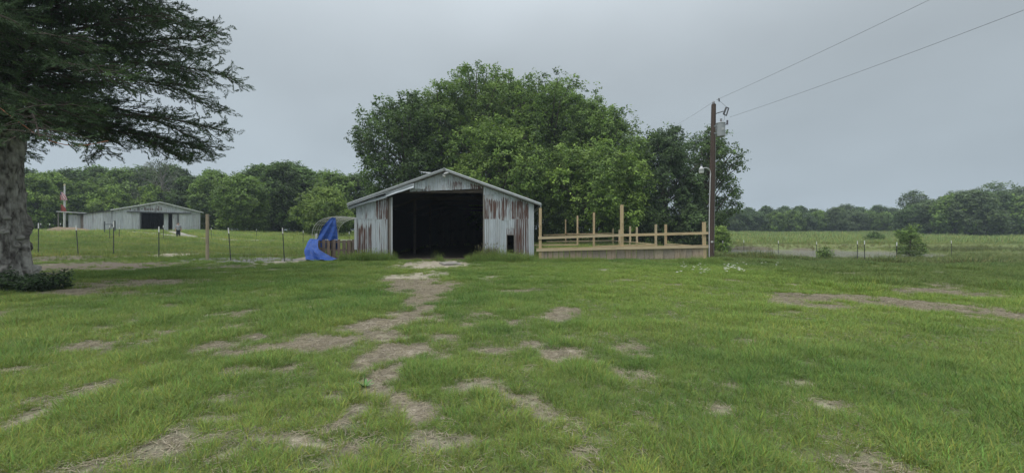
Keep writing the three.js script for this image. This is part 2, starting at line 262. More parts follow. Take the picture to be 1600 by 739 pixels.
M.innerShade = std([0.035, 0.032, 0.030], 1);  // interior shade put into the colour of panels added inside the barn
{ // ---------------------------------------------------------------- the barn
  const D = 23.6, s = D / F, X = (px) => (px - 695) * s, Y = (py) => EYE + (362 - py) * s, rake = (x) => Y(264.5) - 0.36 * Math.abs(x), DEEP = 25.4;
  const b = thing('metal_barn', 'rusty white corrugated metal barn with a wide dark open doorway', 'barn', [(695 - 800) * s, 0, -D]);
  const cut = (px0, px1, y0, y1, mat, o = {}) => part('metal_sheet', sheet(X(px0), X(px1), y0, y1, { z: (o.k ?? 0) * 0.012, ...o }), mat, b);
  const low = -0.05, seamL = Y(341), seamR = Y(344.5), under = (x) => rake(x) - 0.10;
  // left of the doorway
  cut(556.5, 571.5, seamL - 0.06, under, sheetMat(1, 0.42, { from: 0.0, to: 0.8 }), { seed: 2, k: 1 });
  cut(571, 587, seamL - 0.06, under, sheetMat(2, 0.22), { seed: 3, k: 2 });
  cut(586.5, 606, seamL - 0.06, (x) => Math.min(under(x), Y(309)), sheetMat(3, 0.86), { seed: 4, k: 1 });
  cut(557.5, 581.5, low, seamL, sheetMat(4, 0.84, { from: 0.06, to: 0.86 }), { seed: 5, k: 0 });
  cut(581, 585.5, low, seamL + 0.02, sheetMat(5, 0.1), { seed: 6, k: 1, pitch: 0.3, amp: 0.006 });
  cut(585, 607, low, seamL, sheetMat(6, 0.42, { from: 0.1, to: 1.1 }), { seed: 7, k: 0 });
  part('corner_board', box(X(553.5), X(557.3), Y(390), Y(341), 0.005, 0.04), M.trim, b);
  for (const [a, c, m] of [[605.5, 607.6, M.oldWood], [607.8, 610.2, M.greyWood], [610.4, 613, M.trim]]) part('jamb_board', box(X(a), X(c), low, Y(309.5 - (a - 605) * 0.25), -0.02, 0.055 - (a - 605) * 0.004), m, b);
  // the gable over the doorway
  const head = (px) => 299.5 - (px - 640) * 0.043;
  const gab = (a, c, m, o) => cut(a, c, (x) => Y(head(x / s + 695)), under, m, o);
  gab(640, 657, sheetMat(7, 0.3), { seed: 8, k: 0 }); gab(656.5, 673, sheetMat(8, 0.62, { from: -0.2, to: 0.45 }), { seed: 9, k: 1 }); gab(672.5, 691, sheetMat(9, 0.15), { seed: 10, k: 0 });
  gab(690.5, 707, sheetMat(10, 0.5, { from: 0.2, to: 0.7 }), { seed: 11, k: 1 }); gab(706.5, 722, sheetMat(11, 0.74, { from: -0.2, to: 0.62 }), { seed: 12, k: 0 }); gab(721.5, 735, sheetMat(12, 0.3, { from: -0.2, to: 0.5 }), { seed: 13, k: 1 }); gab(734.5, 755.5, sheetMat(13, 0.92, { from: -0.2, to: 0.66 }), { seed: 14, k: 0 });
  part('patch_sheet', sheet(X(644.5), X(664.5), (x) => Y(295.5), (x) => Math.min(rake(x) - 0.05, Y(282.5)), { z: 0.10, pitch: 0.13, amp: 0.016, seed: 3 }), sheetMat(5, 0.1), b);
  // right of the doorway
  cut(755.5, 801, (x) => Y(304.5 - (x / s + 695 - 757) * 0.06), under, sheetMat(14, 0.2), { seed: 15, k: 3 });
  cut(756, 782.5, seamR, Y(303), sheetMat(15, 0.72, { from: 0.02, to: 0.82 }), { seed: 16, k: 1 });
  cut(782, 807.5, seamR, under, sheetMat(16, 0.70, { from: 0.02, to: 0.86 }), { seed: 17, k: 2 });
  cut(807, 826.5, seamR, under, sheetMat(17, 0.93, { from: 0.02, to: 0.9 }), { seed: 18, k: 1 });
  cut(757, 773.5, low, seamR + 0.08, sheetMat(18, 0.5, { from: -0.2, to: 0.36 }), { seed: 19, k: 2 });
  cut(773, 791.8, low, seamR + 0.08, sheetMat(19, 0.12), { seed: 20, k: 1 });
  cut(791.3, 804, Y(367), seamR + 0.08, sheetMat(20, 0.6, { from: -0.2, to: 0.5 }), { seed: 21, k: 2 });
  cut(791.3, 804, low, Y(396.5), sheetMat(5, 0.1), { seed: 22, k: 2 });
  cut(803.6, 826.5, low, seamR + 0.08, sheetMat(21, 0.9, { from: 0.05, to: 1.2 }), { seed: 23, k: 3 });
  cut(826, 834.3, low, under, sheetMat(5, 0.1), { seed: 24, k: 4, pitch: 0.1 });
  part('jamb_board', box(X(754.6), X(757.2), low, Y(291), -0.03, 0.03), M.greyWood, b);
  part('hatch_frame', [box(X(791), X(792.3), Y(397), Y(366.6), -0.03, 0.045), box(X(803), X(804.3), Y(397), Y(366.6), -0.03, 0.045), box(X(792.4), X(802.9), Y(367.4), Y(366.2), -0.03, 0.043)], M.greyWood, b);
  part('header_beam', box(X(606), X(757), Y(301), Y(294.5), -0.28, -0.07), M.oldWood, b);
  // side walls, back wall
  const side = (x, nm) => { for (let k = 0; k < 7; k++) { const g = sheet(0.02 - DEEP * (k + 1) / 7, -DEEP * k / 7, low, rake(x) - 0.005, { seed: 40 + k, z: 0, rows: 3 }); g.rotateY(-Math.PI / 2); const p = part(nm, g, sheetMat(k % 2 ? 6 : 4, k % 2 ? 0.42 : 0.84, k % 2 ? { from: 0.1, to: 1.1 } : { from: 0.06, to: 0.86 }), b); p.position.x = x; } };
  side(X(556.5), 'side_sheet'); side(X(833.8), 'side_sheet');
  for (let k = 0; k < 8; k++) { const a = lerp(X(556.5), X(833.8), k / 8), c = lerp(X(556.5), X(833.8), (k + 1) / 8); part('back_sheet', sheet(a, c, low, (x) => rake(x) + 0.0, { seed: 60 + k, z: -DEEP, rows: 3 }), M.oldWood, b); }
  // roof: two slopes of sheets, with rake trim along the front edge
  for (const sg of [-1, 1]) {
    const n = 12, L = Math.hypot(X(845), 0.36 * X(845)), slope = Math.atan(0.36);
    for (let k = 0; k < n; k++) { const z0 = 0.3 - (DEEP + 0.6) * k / n, z1 = 0.3 - (DEEP + 0.6) * (k + 1) / n - 0.04, g = sheet(0, z0 - z1, 0, L, { pitch: 0.15, amp: 0.016, seed: k + 80, rows: 3, ragged: 0.01 }); g.rotateX(-Math.PI / 2).rotateY(-sg * Math.PI / 2); g.rotateZ(-sg * slope * 1); g.translate(0, 0, sg > 0 ? z1 : z0); part('roof_sheet', sg > 0 ? g : g, sheetMat(k % 3 + 7, [0.3, 0.62, 0.15][k % 3], k % 3 === 1 ? { from: -0.2, to: 0.45 } : {}), b).position.y = Y(264.5) + 0.012 + k % 2 * 0.004; }
    for (const [off, th, z, m] of [[-0.0, 0.03, 0.335, M.brightTrim], [-0.036, 0.075, 0.31, M.trim], [-0.115, 0.035, 0.25, M.greyWood]]) { const t0 = Y(264.5) + off, e = sg * X(845.5); part('rake_trim', bar(V(sg * 0.004, t0 - th / 2, z - 0.06), V(e, t0 - 0.36 * Math.abs(e) - th / 2, z - 0.06), th, 0.05), m, b); }
    part('soffit', bar(V(sg * 0.01, Y(264.5) - 0.15, 0.06), V(sg * X(845), Y(264.5) - 0.36 * X(845) - 0.15, 0.06), 0.03, 0.3), M.oldWood, b);
    part('eave_fascia', box(sg * X(844), sg * X(845.4), rake(X(845)) - 0.2, rake(X(845)) - 0.02, 0.24, -DEEP - 0.2), M.trim, b);
  }
  part('ridge_cap', bar(V(0, Y(264.5) + 0.012, 0.34), V(0, Y(264.5) + 0.012, -DEEP - 0.3), 0.12, 0.03, 0), M.trim, b);
  // bent sheets hanging along the left slope
  const strips = [[545.5, 326.5, 606, 309.5, 322, 304, 0.10], [546, 322.5, 646, 288.5, 319.5, 284, 0.15], [604, 309, 648, 294.5, 303, 287, 0.20], [546, 327.8, 560, 323.5, 325, 320.5, 0.08]];
  for (const [a, ya, c, yc, ya2, yc2, z] of strips) { const pos = [], idx = [], uv = []; for (let i = 0; i <= 24; i++) for (let j = 0; j <= 8; j++) { const t = i / 24, w = j / 8, x = X(lerp(a, c, t)), lo = Y(lerp(ya, yc, t)) + 0.03 * (noise2(t * 5 + a, 2) - 0.5), hi = Y(lerp(ya2, yc2, t)); pos.push(x, lerp(lo, hi, w), z + 0.035 * Math.sin(w * 9.4) + 0.12 * (1 - w) * (0.4 + noise2(t * 3, a))); uv.push(w, t); if (i && j) { const o = i * 9 + j, p = o - 9; idx.push(p - 1, o - 1, p, p, o - 1, o); } } const g = new THREE.BufferGeometry(); g.setAttribute('position', new THREE.Float32BufferAttribute(pos, 3)); g.setAttribute('uv', new THREE.Float32BufferAttribute(uv, 2)); g.setIndex(idx); g.computeVertexNormals(); part('bent_sheet', g, sheetMat(5, 0.1), b); }
  // frame inside
  for (const z of [-5.6, -11, -16.5, -22]) { for (const x of [X(612), X(756)]) part('post', box(x - 0.09, x + 0.09, -0.1, rake(x) - 0.3, z - 0.09, z + 0.09), M.oldWood, b); part('tie_beam', box(X(558), X(832), Y(300), Y(294), z - 0.28, z - 0.12), M.oldWood, b); for (const sg of [-1, 1]) part('rafter', bar(V(0, Y(264.5) - 0.22, z), V(sg * X(832), rake(X(832)) - 0.22, z), 0.16, 0.05), M.oldWood, b); }
  for (const sg of [-1, 1]) { const xx = sg < 0 ? X(557.6) : X(832.6); for (let k = 0; k < 6; k++) part('wall_shade_panel', box(xx - sg * 0.05, xx - sg * 0.08, 0, rake(X(832)) - 0.12, -0.3 - k * 4.17, -0.3 - (k + 1) * 4.17 + 0.02), M.innerShade, b); part('roof_shade_panel', bar(V(sg * 0.02, Y(264.5) - 0.07, -DEEP / 2), V(sg * X(843), rake(X(843)) - 0.07, -DEEP / 2), 0.02, DEEP - 0.3), M.innerShade, b); }  // near-black panels added along walls and roof to darken the interior
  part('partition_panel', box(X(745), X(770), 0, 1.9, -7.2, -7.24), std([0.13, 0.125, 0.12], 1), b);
  // lamp under the ridge, and a stub of antenna rods on the roof behind
  const lamp = part('wall_lamp', [new THREE.SphereGeometry(0.11, 14, 10, 0, 6.29, 0, 1.7).scale(1.5, 0.9, 1).rotateZ(0.25).translate(X(698), Y(272.5), 0.22), box(X(692.5), X(697), Y(276), Y(273.5), 0.03, 0.25)], std([0.42, 0.43, 0.43], 0.5), b);
  part('lamp_bulb', new THREE.SphereGeometry(0.055, 10, 8).translate(X(695.5), Y(276.2), 0.22), std([0.62, 0.60, 0.55], 0.3), lamp);
  part('roof_antenna', [bar(V(-2.35, 5.62, -4.4), V(-0.85, 5.60, -5.2), 0.035), bar(V(-1.95, 5.52, -4.2), V(-0.95, 5.54, -4.9), 0.03), bar(V(-1.5, 4.6, -4.7), V(-1.5, 5.66, -4.7), 0.04), bar(V(-2.2, 5.6, -4.1), V(-2.2, 5.6, -4.9), 0.02), bar(V(-1.7, 5.6, -4.3), V(-1.7, 5.6, -5.1), 0.02)], std([0.45, 0.46, 0.46], 0.5), b);
  // broken slab of concrete in front of the doorway
  const sl = new THREE.IcosahedronGeometry(1, 3), q = sl.attributes.position; for (let i = 0; i < q.count; i++) { const x = clamp(q.getX(i) * 1.5, -1, 1), y = clamp(q.getY(i) * 2, -1, 1), z = clamp(q.getZ(i) * 1.5, -1, 1), n = 0.9 + 0.2 * fbm(x * 3, z * 3 + y); q.setXYZ(i, x * 0.42 * n, y * 0.06, z * 0.55 * n); } sl.computeVertexNormals();
  const so = part('concrete_slab', sl, std([0.24, 0.225, 0.20], 0.95)); so.position.copy(on(703, 20.4)).add(V(0, 0.03, 0)); so.rotation.y = 0.4; tag(so, 'small broken concrete slab on the dirt in front of the barn doorway', 'slab');
}
{ // ---------------------------------------------------------------- the far barn on the left
  const W = 10.3, DEEP = 18, eave = 3.2, peak = 4.55, x0 = -57.6, d0 = 60, turn = 50 * Math.PI / 180;
  const b = thing('pale_barn', 'low pale grey metal barn with faded lettering on its gable, far left', 'barn', [x0, height(x0, d0) - 0.05, -d0], turn);
  const top = (u) => eave + (peak - eave) * (1 - Math.abs(u - W / 2) / (W / 2)) - 0.04, pm = (k, r = 0.12) => sheetMat(30 + k, r, { base: [[0.60, 0.635, 0.675], [0.65, 0.68, 0.715], [0.62, 0.65, 0.685]][k % 3], ribs: 9 });
  const P = { pitch: 0.3, amp: 0.02, bow: 0.01 }, roofM = std([0.06, 0.064, 0.068], 0.9);
  for (const [a, c, k] of [[0, 1, 0], [1, 2, 1], [2, 2.98, 2], [7.4, 8.4, 1], [8.4, 9.4, 0], [9.4, W, 2]]) part('wall_sheet', sheet(a, c, -0.3, 2.9, { ...P, seed: a + 2 }), pm(k, a > 2 && a < 3 ? 0.3 : 0.1), b);
  for (let k = 0; k < 10; k++) part('gable_sheet', sheet(W * k / 10, W * (k + 1) / 10, 2.86, top, { ...P, z: 0.03, seed: k + 5 }), pm(k % 3, k === 3 || k === 4 ? 0.34 : 0.1), b);
  for (let k = 0; k < 14; k++) if (k < 0) { const g = sheet(-DEEP * (k + 1) / 14, -DEEP * k / 14, -0.4, eave, { ...P, seed: k + 30 }); g.rotateY(-Math.PI / 2); part('side_sheet', g, pm((k * 2) % 3, k % 4 === 1 ? 0.22 : 0.08), b); }
  for (let k = 0; k < 5; k++) { const g = sheet(-DEEP * (k + 1) / 5, -DEEP * k / 5, -0.4, eave, { ...P, seed: k + 50 }); g.rotateY(-Math.PI / 2); part('side_sheet', g, pm(k % 3), b).position.x = W; }
  for (let k = 0; k < 5; k++) { const g = sheet(-DEEP * (k + 1) / 5, -DEEP * k / 5, -0.4, eave, { ...P, seed: k + 30 }); g.rotateY(-Math.PI / 2); part('side_sheet', g, pm((k * 2) % 3), b); }
  for (let k = 0; k < 3; k++) part('wing_sheet', sheet(-3 + k, -2 + k, -0.3, (u) => eave - 0.14 + u * 0.21, { ...P, z: -0.3, seed: k + 33 }), pm(k, 0.16), b);
  part('wing_roof', new THREE.BoxGeometry(3.5, 0.1, DEEP - 4).rotateZ(0.207).translate(-1.62, eave - 0.42, -(DEEP - 4) / 2 - 0.1), roofM, b); part('wing_side', box(-3, -2.94, -0.3, eave - 0.85, -DEEP + 5, -0.34), M.oldWood, b);
  part('back_wall', sheet(0, W, -0.4, top, { ...P, z: -DEEP, seed: 71 }), M.oldWood, b);
  for (const sg of [-1, 1]) { const e = V(W / 2 + sg * (W / 2 + 0.35), eave - 0.06, 0), r = V(W / 2, peak + 0.03, 0), g = new THREE.BoxGeometry(e.distanceTo(r), 0.07, DEEP + 0.7).rotateZ(sg > 0 ? Math.atan2(e.y - r.y, e.x - r.x) : Math.atan2(r.y - e.y, r.x - e.x)).translate((e.x + r.x) / 2, (e.y + r.y) / 2, -DEEP / 2); part('roof', g, roofM, b); part('rake_trim', bar(V(r.x + sg * 0.005, r.y - 0.03, 0.38), V(e.x, e.y - 0.03, 0.38), 0.15, 0.04), std([0.62, 0.63, 0.62], 0.6), b); }
  part('door_track', box(1.43, 9.1, 2.86, 3.02, 0.06, 0.2), std([0.10, 0.105, 0.11], 0.7), b);
  part('sliding_door', sheet(5.75, 6.3, 0, 2.8, { ...P, z: -0.5 }), pm(1), b); part('sliding_door', sheet(6.72, 7.4, 0, 2.8, { ...P, z: -0.12 }), pm(2, 0.3), b);
  part('door_post', box(7.36, 7.48, -0.1, 2.86, 0.05, 0.14), std([0.08, 0.085, 0.09], 0.8), b); part('door_post', box(2.9, 3.02, -0.1, 2.86, 0.05, 0.14), std([0.08, 0.085, 0.09], 0.8), b);
  // faded lettering and rust marks on the gable
  const font = await new FontLoader().loadAsync('fonts/droid/droid_sans_bold.typeface.json'), ink = std([0.10, 0.085, 0.08], 0.9), ink2 = std([0.20, 0.15, 0.145], 0.9);
  const word = (t, u, y, size, m, sq = 1) => { const g = new TextGeometry(t, { font, size, depth: 0.015, curveSegments: 4 }); g.scale(sq, 1, 1); part('lettering', g, m, b).position.set(u, y, 0.055); };
  word('B', 2.55, 3.14, 0.50, ink, 0.7); word('-', 2.95, 3.2, 0.5, ink, 1.2); word('Best-Is', 3.3, 3.24, 0.40, ink2, 0.95);
  for (const [u, y, h] of [[1.75, 3.15, 0.3], [2.25, 3.12, 0.24], [4.98, 3.2, 0.72], [5.3, 3.25, 0.5]]) part('paint_mark', box(u, u + 0.10, y, y + h, 0.056, 0.066), ink2, b);
  // lean-to shed at its far left end
  const sh = thing('lean_to_shed', 'small pale shed with a flat white edged porch roof beside the far barn', 'shed', [(132 - 800) / F * 61, height(-62, 61) - 0.1, -61], 0.55);
  for (let k = 0; k < 3; k++) part('wall_sheet', sheet(-1.75 + k * 0.55, -1.75 + (k + 1) * 0.55, 0, 2.5, { ...P, seed: k + 90 }), pm(k, 0.06), sh);
  part('side_wall', box(-1.75, -1.69, 0, 2.5, -3, -0.03), std([0.40, 0.43, 0.45], 0.7), sh);
  part('roof', new THREE.BoxGeometry(3.0, 0.10, 3.4).rotateZ(-0.05).translate(-1.3, 2.85, -1), std([0.62, 0.63, 0.62], 0.6), sh);
  part('porch_post', box(-0.15, -0.05, 0, 2.75, 0.45, 0.55), M.greyWood, sh); part('porch_post', box(-2.7, -2.6, 0, 2.85, 0.45, 0.55), M.greyWood, sh); part('brace', bar(V(-0.1, 2.0, 0.6), V(0.7, 1.2, 0.1), 0.08), M.greyWood, sh);
}

// ---------------------------------------------------------------- trees
M.bark = new THREE.MeshStandardMaterial({ roughness: 1, map: tex(64, 256, (u, v) => { const k = 0.5 + 0.6 * noise2(u * 14, v * 9) * (0.5 + 0.5 * noise2(u * 30, v * 3)); return [0.16 * k, 0.13 * k, 0.105 * k]; }) });
M.barkGrey = new THREE.MeshStandardMaterial({ roughness: 1, color: RGB(0.22, 0.20, 0.18) });
M.leaf = leafMat({ transmission: 0.35 });
// leaf faces of one crown. lobes: [{c, r}], sizes in metres. tint: [dark, light] leaf colours; the light one is the young growth at the twig ends
function crownGeo(seed, lobes, { twigs, leaves, size, tint, gap = 0, mid }) {
  const r = mulberry(seed), pos = [], col = [], n = V(0, 0, 0), a = V(0, 0, 0), b = V(0, 0, 0), p = V(0, 0, 0), dir = V(0, 0, 0), tw = V(0, 0, 0);
  const rnd = (v, k) => v.set((r() * 2 - 1) * k, (r() * 2 - 1) * k, (r() * 2 - 1) * k);
  for (const L of lobes) {
    const lt = 0.75 + 0.5 * r(), young = r();
    for (let t = 0; t < (L.n ?? twigs); t++) {
      do rnd(dir, 1); while (dir.lengthSq() > 1 || dir.lengthSq() < 0.05);
      dir.normalize(); if (dir.y < -0.3 && r() < 0.5) dir.y *= -1;
      if (mid && r() < 0.5 && dir.dot(a.copy(L.c).sub(mid)) < 0) dir.negate();
      const depth = Math.pow(r(), 0.6);
      if (gap && noise2(dir.x * 2.4 + L.c.x, dir.y * 2.4 + dir.z * 1.7 + L.c.z) < gap) continue;
      tw.copy(dir).multiplyScalar(0.7).add(rnd(n, 0.6)); tw.y += 0.15; tw.normalize();
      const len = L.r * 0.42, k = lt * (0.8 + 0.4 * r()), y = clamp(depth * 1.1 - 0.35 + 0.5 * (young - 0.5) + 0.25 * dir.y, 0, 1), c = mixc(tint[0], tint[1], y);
      p.copy(L.c).addScaledVector(dir, L.r * (0.35 + 0.55 * depth));
      for (let i = 0; i < leaves; i++) {
        const s = (i + r()) / leaves, z = size * (0.65 + 0.6 * r()), j = k * (0.8 + 0.4 * r());
        const cx = p.x + tw.x * s * len + (r() - 0.5) * size * 1.9, cy = p.y + tw.y * s * len + (r() - 0.5) * size * 1.5 - s * s * len * 0.15, cz = p.z + tw.z * s * len + (r() - 0.5) * size * 1.9;
        rnd(n, 0.75); n.y += 0.7; n.addScaledVector(dir, 0.5).normalize();
        rnd(a, 1).addScaledVector(tw, 0.8).cross(n).normalize(); b.copy(n).cross(a);
        const hw = z * 0.28, hl = z * 0.5;
        const q = [cx - b.x * hl, cy - b.y * hl, cz - b.z * hl, cx + a.x * hw, cy + a.y * hw, cz + a.z * hw, cx + b.x * hl, cy + b.y * hl - hl * 0.25, cz + b.z * hl, cx - a.x * hw, cy - a.y * hw, cz - a.z * hw];
        pos.push(q[0], q[1], q[2], q[3], q[4], q[5], q[6], q[7], q[8], q[0], q[1], q[2], q[6], q[7], q[8], q[9], q[10], q[11]);
        for (let m = 0; m < 6; m++) col.push(c[0] * j, c[1] * j, c[2] * j);
      }
    }
  }
  const g = new THREE.BufferGeometry(); g.setAttribute('position', new THREE.Float32BufferAttribute(pos, 3)); g.setAttribute('color', new THREE.Float32BufferAttribute(col, 3)); g.computeVertexNormals();
  return g;
}
// lobes inside a crown of half width R between heights y0 and y1; fullness 0..1 moves the widest place up
function crownLobes(seed, R, y0, y1, n, { lr = 0.27, wide = 0.42, squash = 1 } = {}) {
  const r = mulberry(seed), out = [], H = y1 - y0;
  for (let i = 0; i < n; i++) {
    const t = (i + 0.5) / n * 0.94 + 0.03, q = i * 2.39996 + r() * 1.2, e = t < wide ? Math.sqrt(1 - ((wide - t) / wide) ** 2 * 0.75) : Math.sqrt(Math.max(0, 1 - ((t - wide) / (1 - wide)) ** 2));
    const rr = R * lr * (0.75 + 0.5 * r()), rad = Math.max(0, R * e - rr * 0.8) * Math.pow(r(), 0.4);
    out.push({ c: V(Math.cos(q) * rad, y0 + rr * 0.5 + t * (H - rr * 1.4), Math.sin(q) * rad * squash), r: rr });
  }
  return out;
}
function treeWood(seed, lobes, H, r0, y0, share = 0.6) {
  const r = mulberry(seed), top = H * 0.72, trunk = limb([V(0, -0.3, 0), V(0.02 * H * (r() - 0.5), H * 0.2, 0.02 * H * (r() - 0.5)), V(0.05 * H * (r() - 0.5), H * 0.45, 0.04 * H * (r() - 0.5)), V(0.06 * H * (r() - 0.5), top, 0)], r0, r0 * 0.25, 9), bs = [];
  for (const L of lobes) { if (r() > share) continue; const y = clamp(L.c.y - 0.25 * H * (0.4 + r()), y0 * 0.6 + 0.15 * H * r(), top * 0.95), s = V(0, y, 0), m = s.clone().lerp(L.c, 0.5); m.y += 0.02 * H; bs.push(limb([s, m, L.c], r0 * 0.32 * (1 - 0.6 * y / H), r0 * 0.06, 5)); }
  return [trunk, bs];
}
function makeTree(name, label, group, { seed, R, H, y0 = 1, lobes = 28, twigs = 26, leaves = 12, size = 0.36, tint, lr, wide, squash, gap, trunk = 0.03, bark = M.bark, wood = 0.6, extra, spikes }) {
  const t = thing(name, label, name.includes('shrub') || name.includes('bush') ? 'shrub' : 'tree', [0, 0, 0], 0, group);
  const L = crownLobes(seed, R, y0, H, lobes, { lr, wide, squash }); if (extra) L.push(...extra);
  if (spikes) { const q = mulberry(seed + 77); for (let i = 0; i < spikes; i++) { const a = q() * 6.283, e = 0.12 + 0.8 * q(), rad = R * Math.cos(e * 1.45) * 0.97, y = lerp(y0 + (H - y0) * (wide ?? 0.45), H, Math.sin(e * 1.5)); L.push({ c: V(Math.cos(a) * rad, y - 0.9 + 0.9 * q(), Math.sin(a) * rad), r: 0.6 + 0.9 * q(), n: 9 }); } }
  const [a, b] = treeWood(seed + 5, L, H, H * trunk, y0, wood);
  part('trunk', a, bark, t); if (b.length) part('branches', b, bark, t);
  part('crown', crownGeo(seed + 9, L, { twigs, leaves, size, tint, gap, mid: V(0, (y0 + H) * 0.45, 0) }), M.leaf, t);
  return t;
}
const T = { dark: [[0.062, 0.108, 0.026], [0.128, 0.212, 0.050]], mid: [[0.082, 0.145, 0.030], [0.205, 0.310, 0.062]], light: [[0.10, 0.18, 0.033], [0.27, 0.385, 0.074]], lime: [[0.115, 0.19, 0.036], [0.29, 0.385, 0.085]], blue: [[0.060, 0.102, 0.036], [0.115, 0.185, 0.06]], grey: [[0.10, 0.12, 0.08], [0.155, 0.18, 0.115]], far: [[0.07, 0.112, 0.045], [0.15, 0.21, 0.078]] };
function put(t, px, d, turn = 0, k = 1) { t.position.copy(on(px, d)); t.rotation.y = turn; if (k !== 1) t.scale.setScalar(k); return t; }
function again(src, label, px, d, turn, k = 1, ky = 1) { const c = src.clone(); c.name = numbered(src.name.replace(/_\d+$/, '')); scene.add(c); c.userData = { ...src.userData, label: label ?? src.userData.label }; put(c, px, d, turn, k); c.scale.y *= ky; return c; }
{ // the stand behind the barn and the pen; sizes from the outline: pixels at distance d -> metres
  const g = 'large trees standing behind the barn and the pen', S = (px, d) => px * d / F;
  const stand = (label, px, d, w, topPx, o) => put(makeTree('broadleaf_tree', label, g, { R: S(w / 2, d), H: S(362 - topPx, d) + EYE - 0.5, spikes: topPx < 240 ? 34 : 0, ...o }), px, d, o.turn ?? 0);
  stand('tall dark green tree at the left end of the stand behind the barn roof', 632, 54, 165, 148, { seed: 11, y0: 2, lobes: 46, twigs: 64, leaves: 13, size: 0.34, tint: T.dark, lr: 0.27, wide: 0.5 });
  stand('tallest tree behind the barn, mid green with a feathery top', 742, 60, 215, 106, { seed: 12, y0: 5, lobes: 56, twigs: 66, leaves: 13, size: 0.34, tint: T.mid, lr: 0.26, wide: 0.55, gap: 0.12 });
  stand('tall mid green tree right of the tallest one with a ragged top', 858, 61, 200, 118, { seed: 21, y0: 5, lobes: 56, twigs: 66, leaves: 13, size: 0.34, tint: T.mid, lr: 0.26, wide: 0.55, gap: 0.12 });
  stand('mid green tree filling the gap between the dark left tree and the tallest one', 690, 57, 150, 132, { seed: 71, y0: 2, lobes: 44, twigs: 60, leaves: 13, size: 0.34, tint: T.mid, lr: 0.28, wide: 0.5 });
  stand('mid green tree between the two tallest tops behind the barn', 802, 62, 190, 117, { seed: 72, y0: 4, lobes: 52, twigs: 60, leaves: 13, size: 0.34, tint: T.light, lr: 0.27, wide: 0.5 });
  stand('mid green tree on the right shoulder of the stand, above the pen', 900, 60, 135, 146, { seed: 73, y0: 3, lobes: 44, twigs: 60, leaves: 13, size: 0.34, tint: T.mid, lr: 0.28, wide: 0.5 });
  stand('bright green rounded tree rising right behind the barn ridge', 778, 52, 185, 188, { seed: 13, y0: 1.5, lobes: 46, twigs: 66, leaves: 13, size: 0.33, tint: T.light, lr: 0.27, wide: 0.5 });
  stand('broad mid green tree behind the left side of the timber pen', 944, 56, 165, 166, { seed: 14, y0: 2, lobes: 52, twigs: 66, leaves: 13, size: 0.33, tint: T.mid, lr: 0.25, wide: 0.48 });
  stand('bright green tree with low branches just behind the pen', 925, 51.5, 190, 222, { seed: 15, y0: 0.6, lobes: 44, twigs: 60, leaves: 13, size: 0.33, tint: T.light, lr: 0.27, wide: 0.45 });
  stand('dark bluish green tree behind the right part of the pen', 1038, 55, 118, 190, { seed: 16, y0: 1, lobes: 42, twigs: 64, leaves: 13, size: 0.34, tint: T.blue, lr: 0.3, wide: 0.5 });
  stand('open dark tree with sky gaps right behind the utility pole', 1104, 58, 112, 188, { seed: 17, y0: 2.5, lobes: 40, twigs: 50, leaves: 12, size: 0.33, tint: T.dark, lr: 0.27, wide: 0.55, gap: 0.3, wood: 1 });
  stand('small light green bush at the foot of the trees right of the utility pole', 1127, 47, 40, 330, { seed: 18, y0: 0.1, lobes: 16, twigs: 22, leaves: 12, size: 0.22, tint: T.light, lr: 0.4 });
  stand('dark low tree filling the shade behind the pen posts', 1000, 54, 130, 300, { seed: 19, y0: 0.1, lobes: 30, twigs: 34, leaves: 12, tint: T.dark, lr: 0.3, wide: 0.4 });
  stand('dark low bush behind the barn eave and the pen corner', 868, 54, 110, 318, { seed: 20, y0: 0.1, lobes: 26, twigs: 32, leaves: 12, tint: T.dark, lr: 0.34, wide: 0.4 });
  stand('dark leaning tree low behind the utility pole base', 1085, 53, 80, 300, { seed: 22, y0: 0.2, lobes: 26, twigs: 32, leaves: 12, tint: T.blue, lr: 0.34, wide: 0.4 });
}
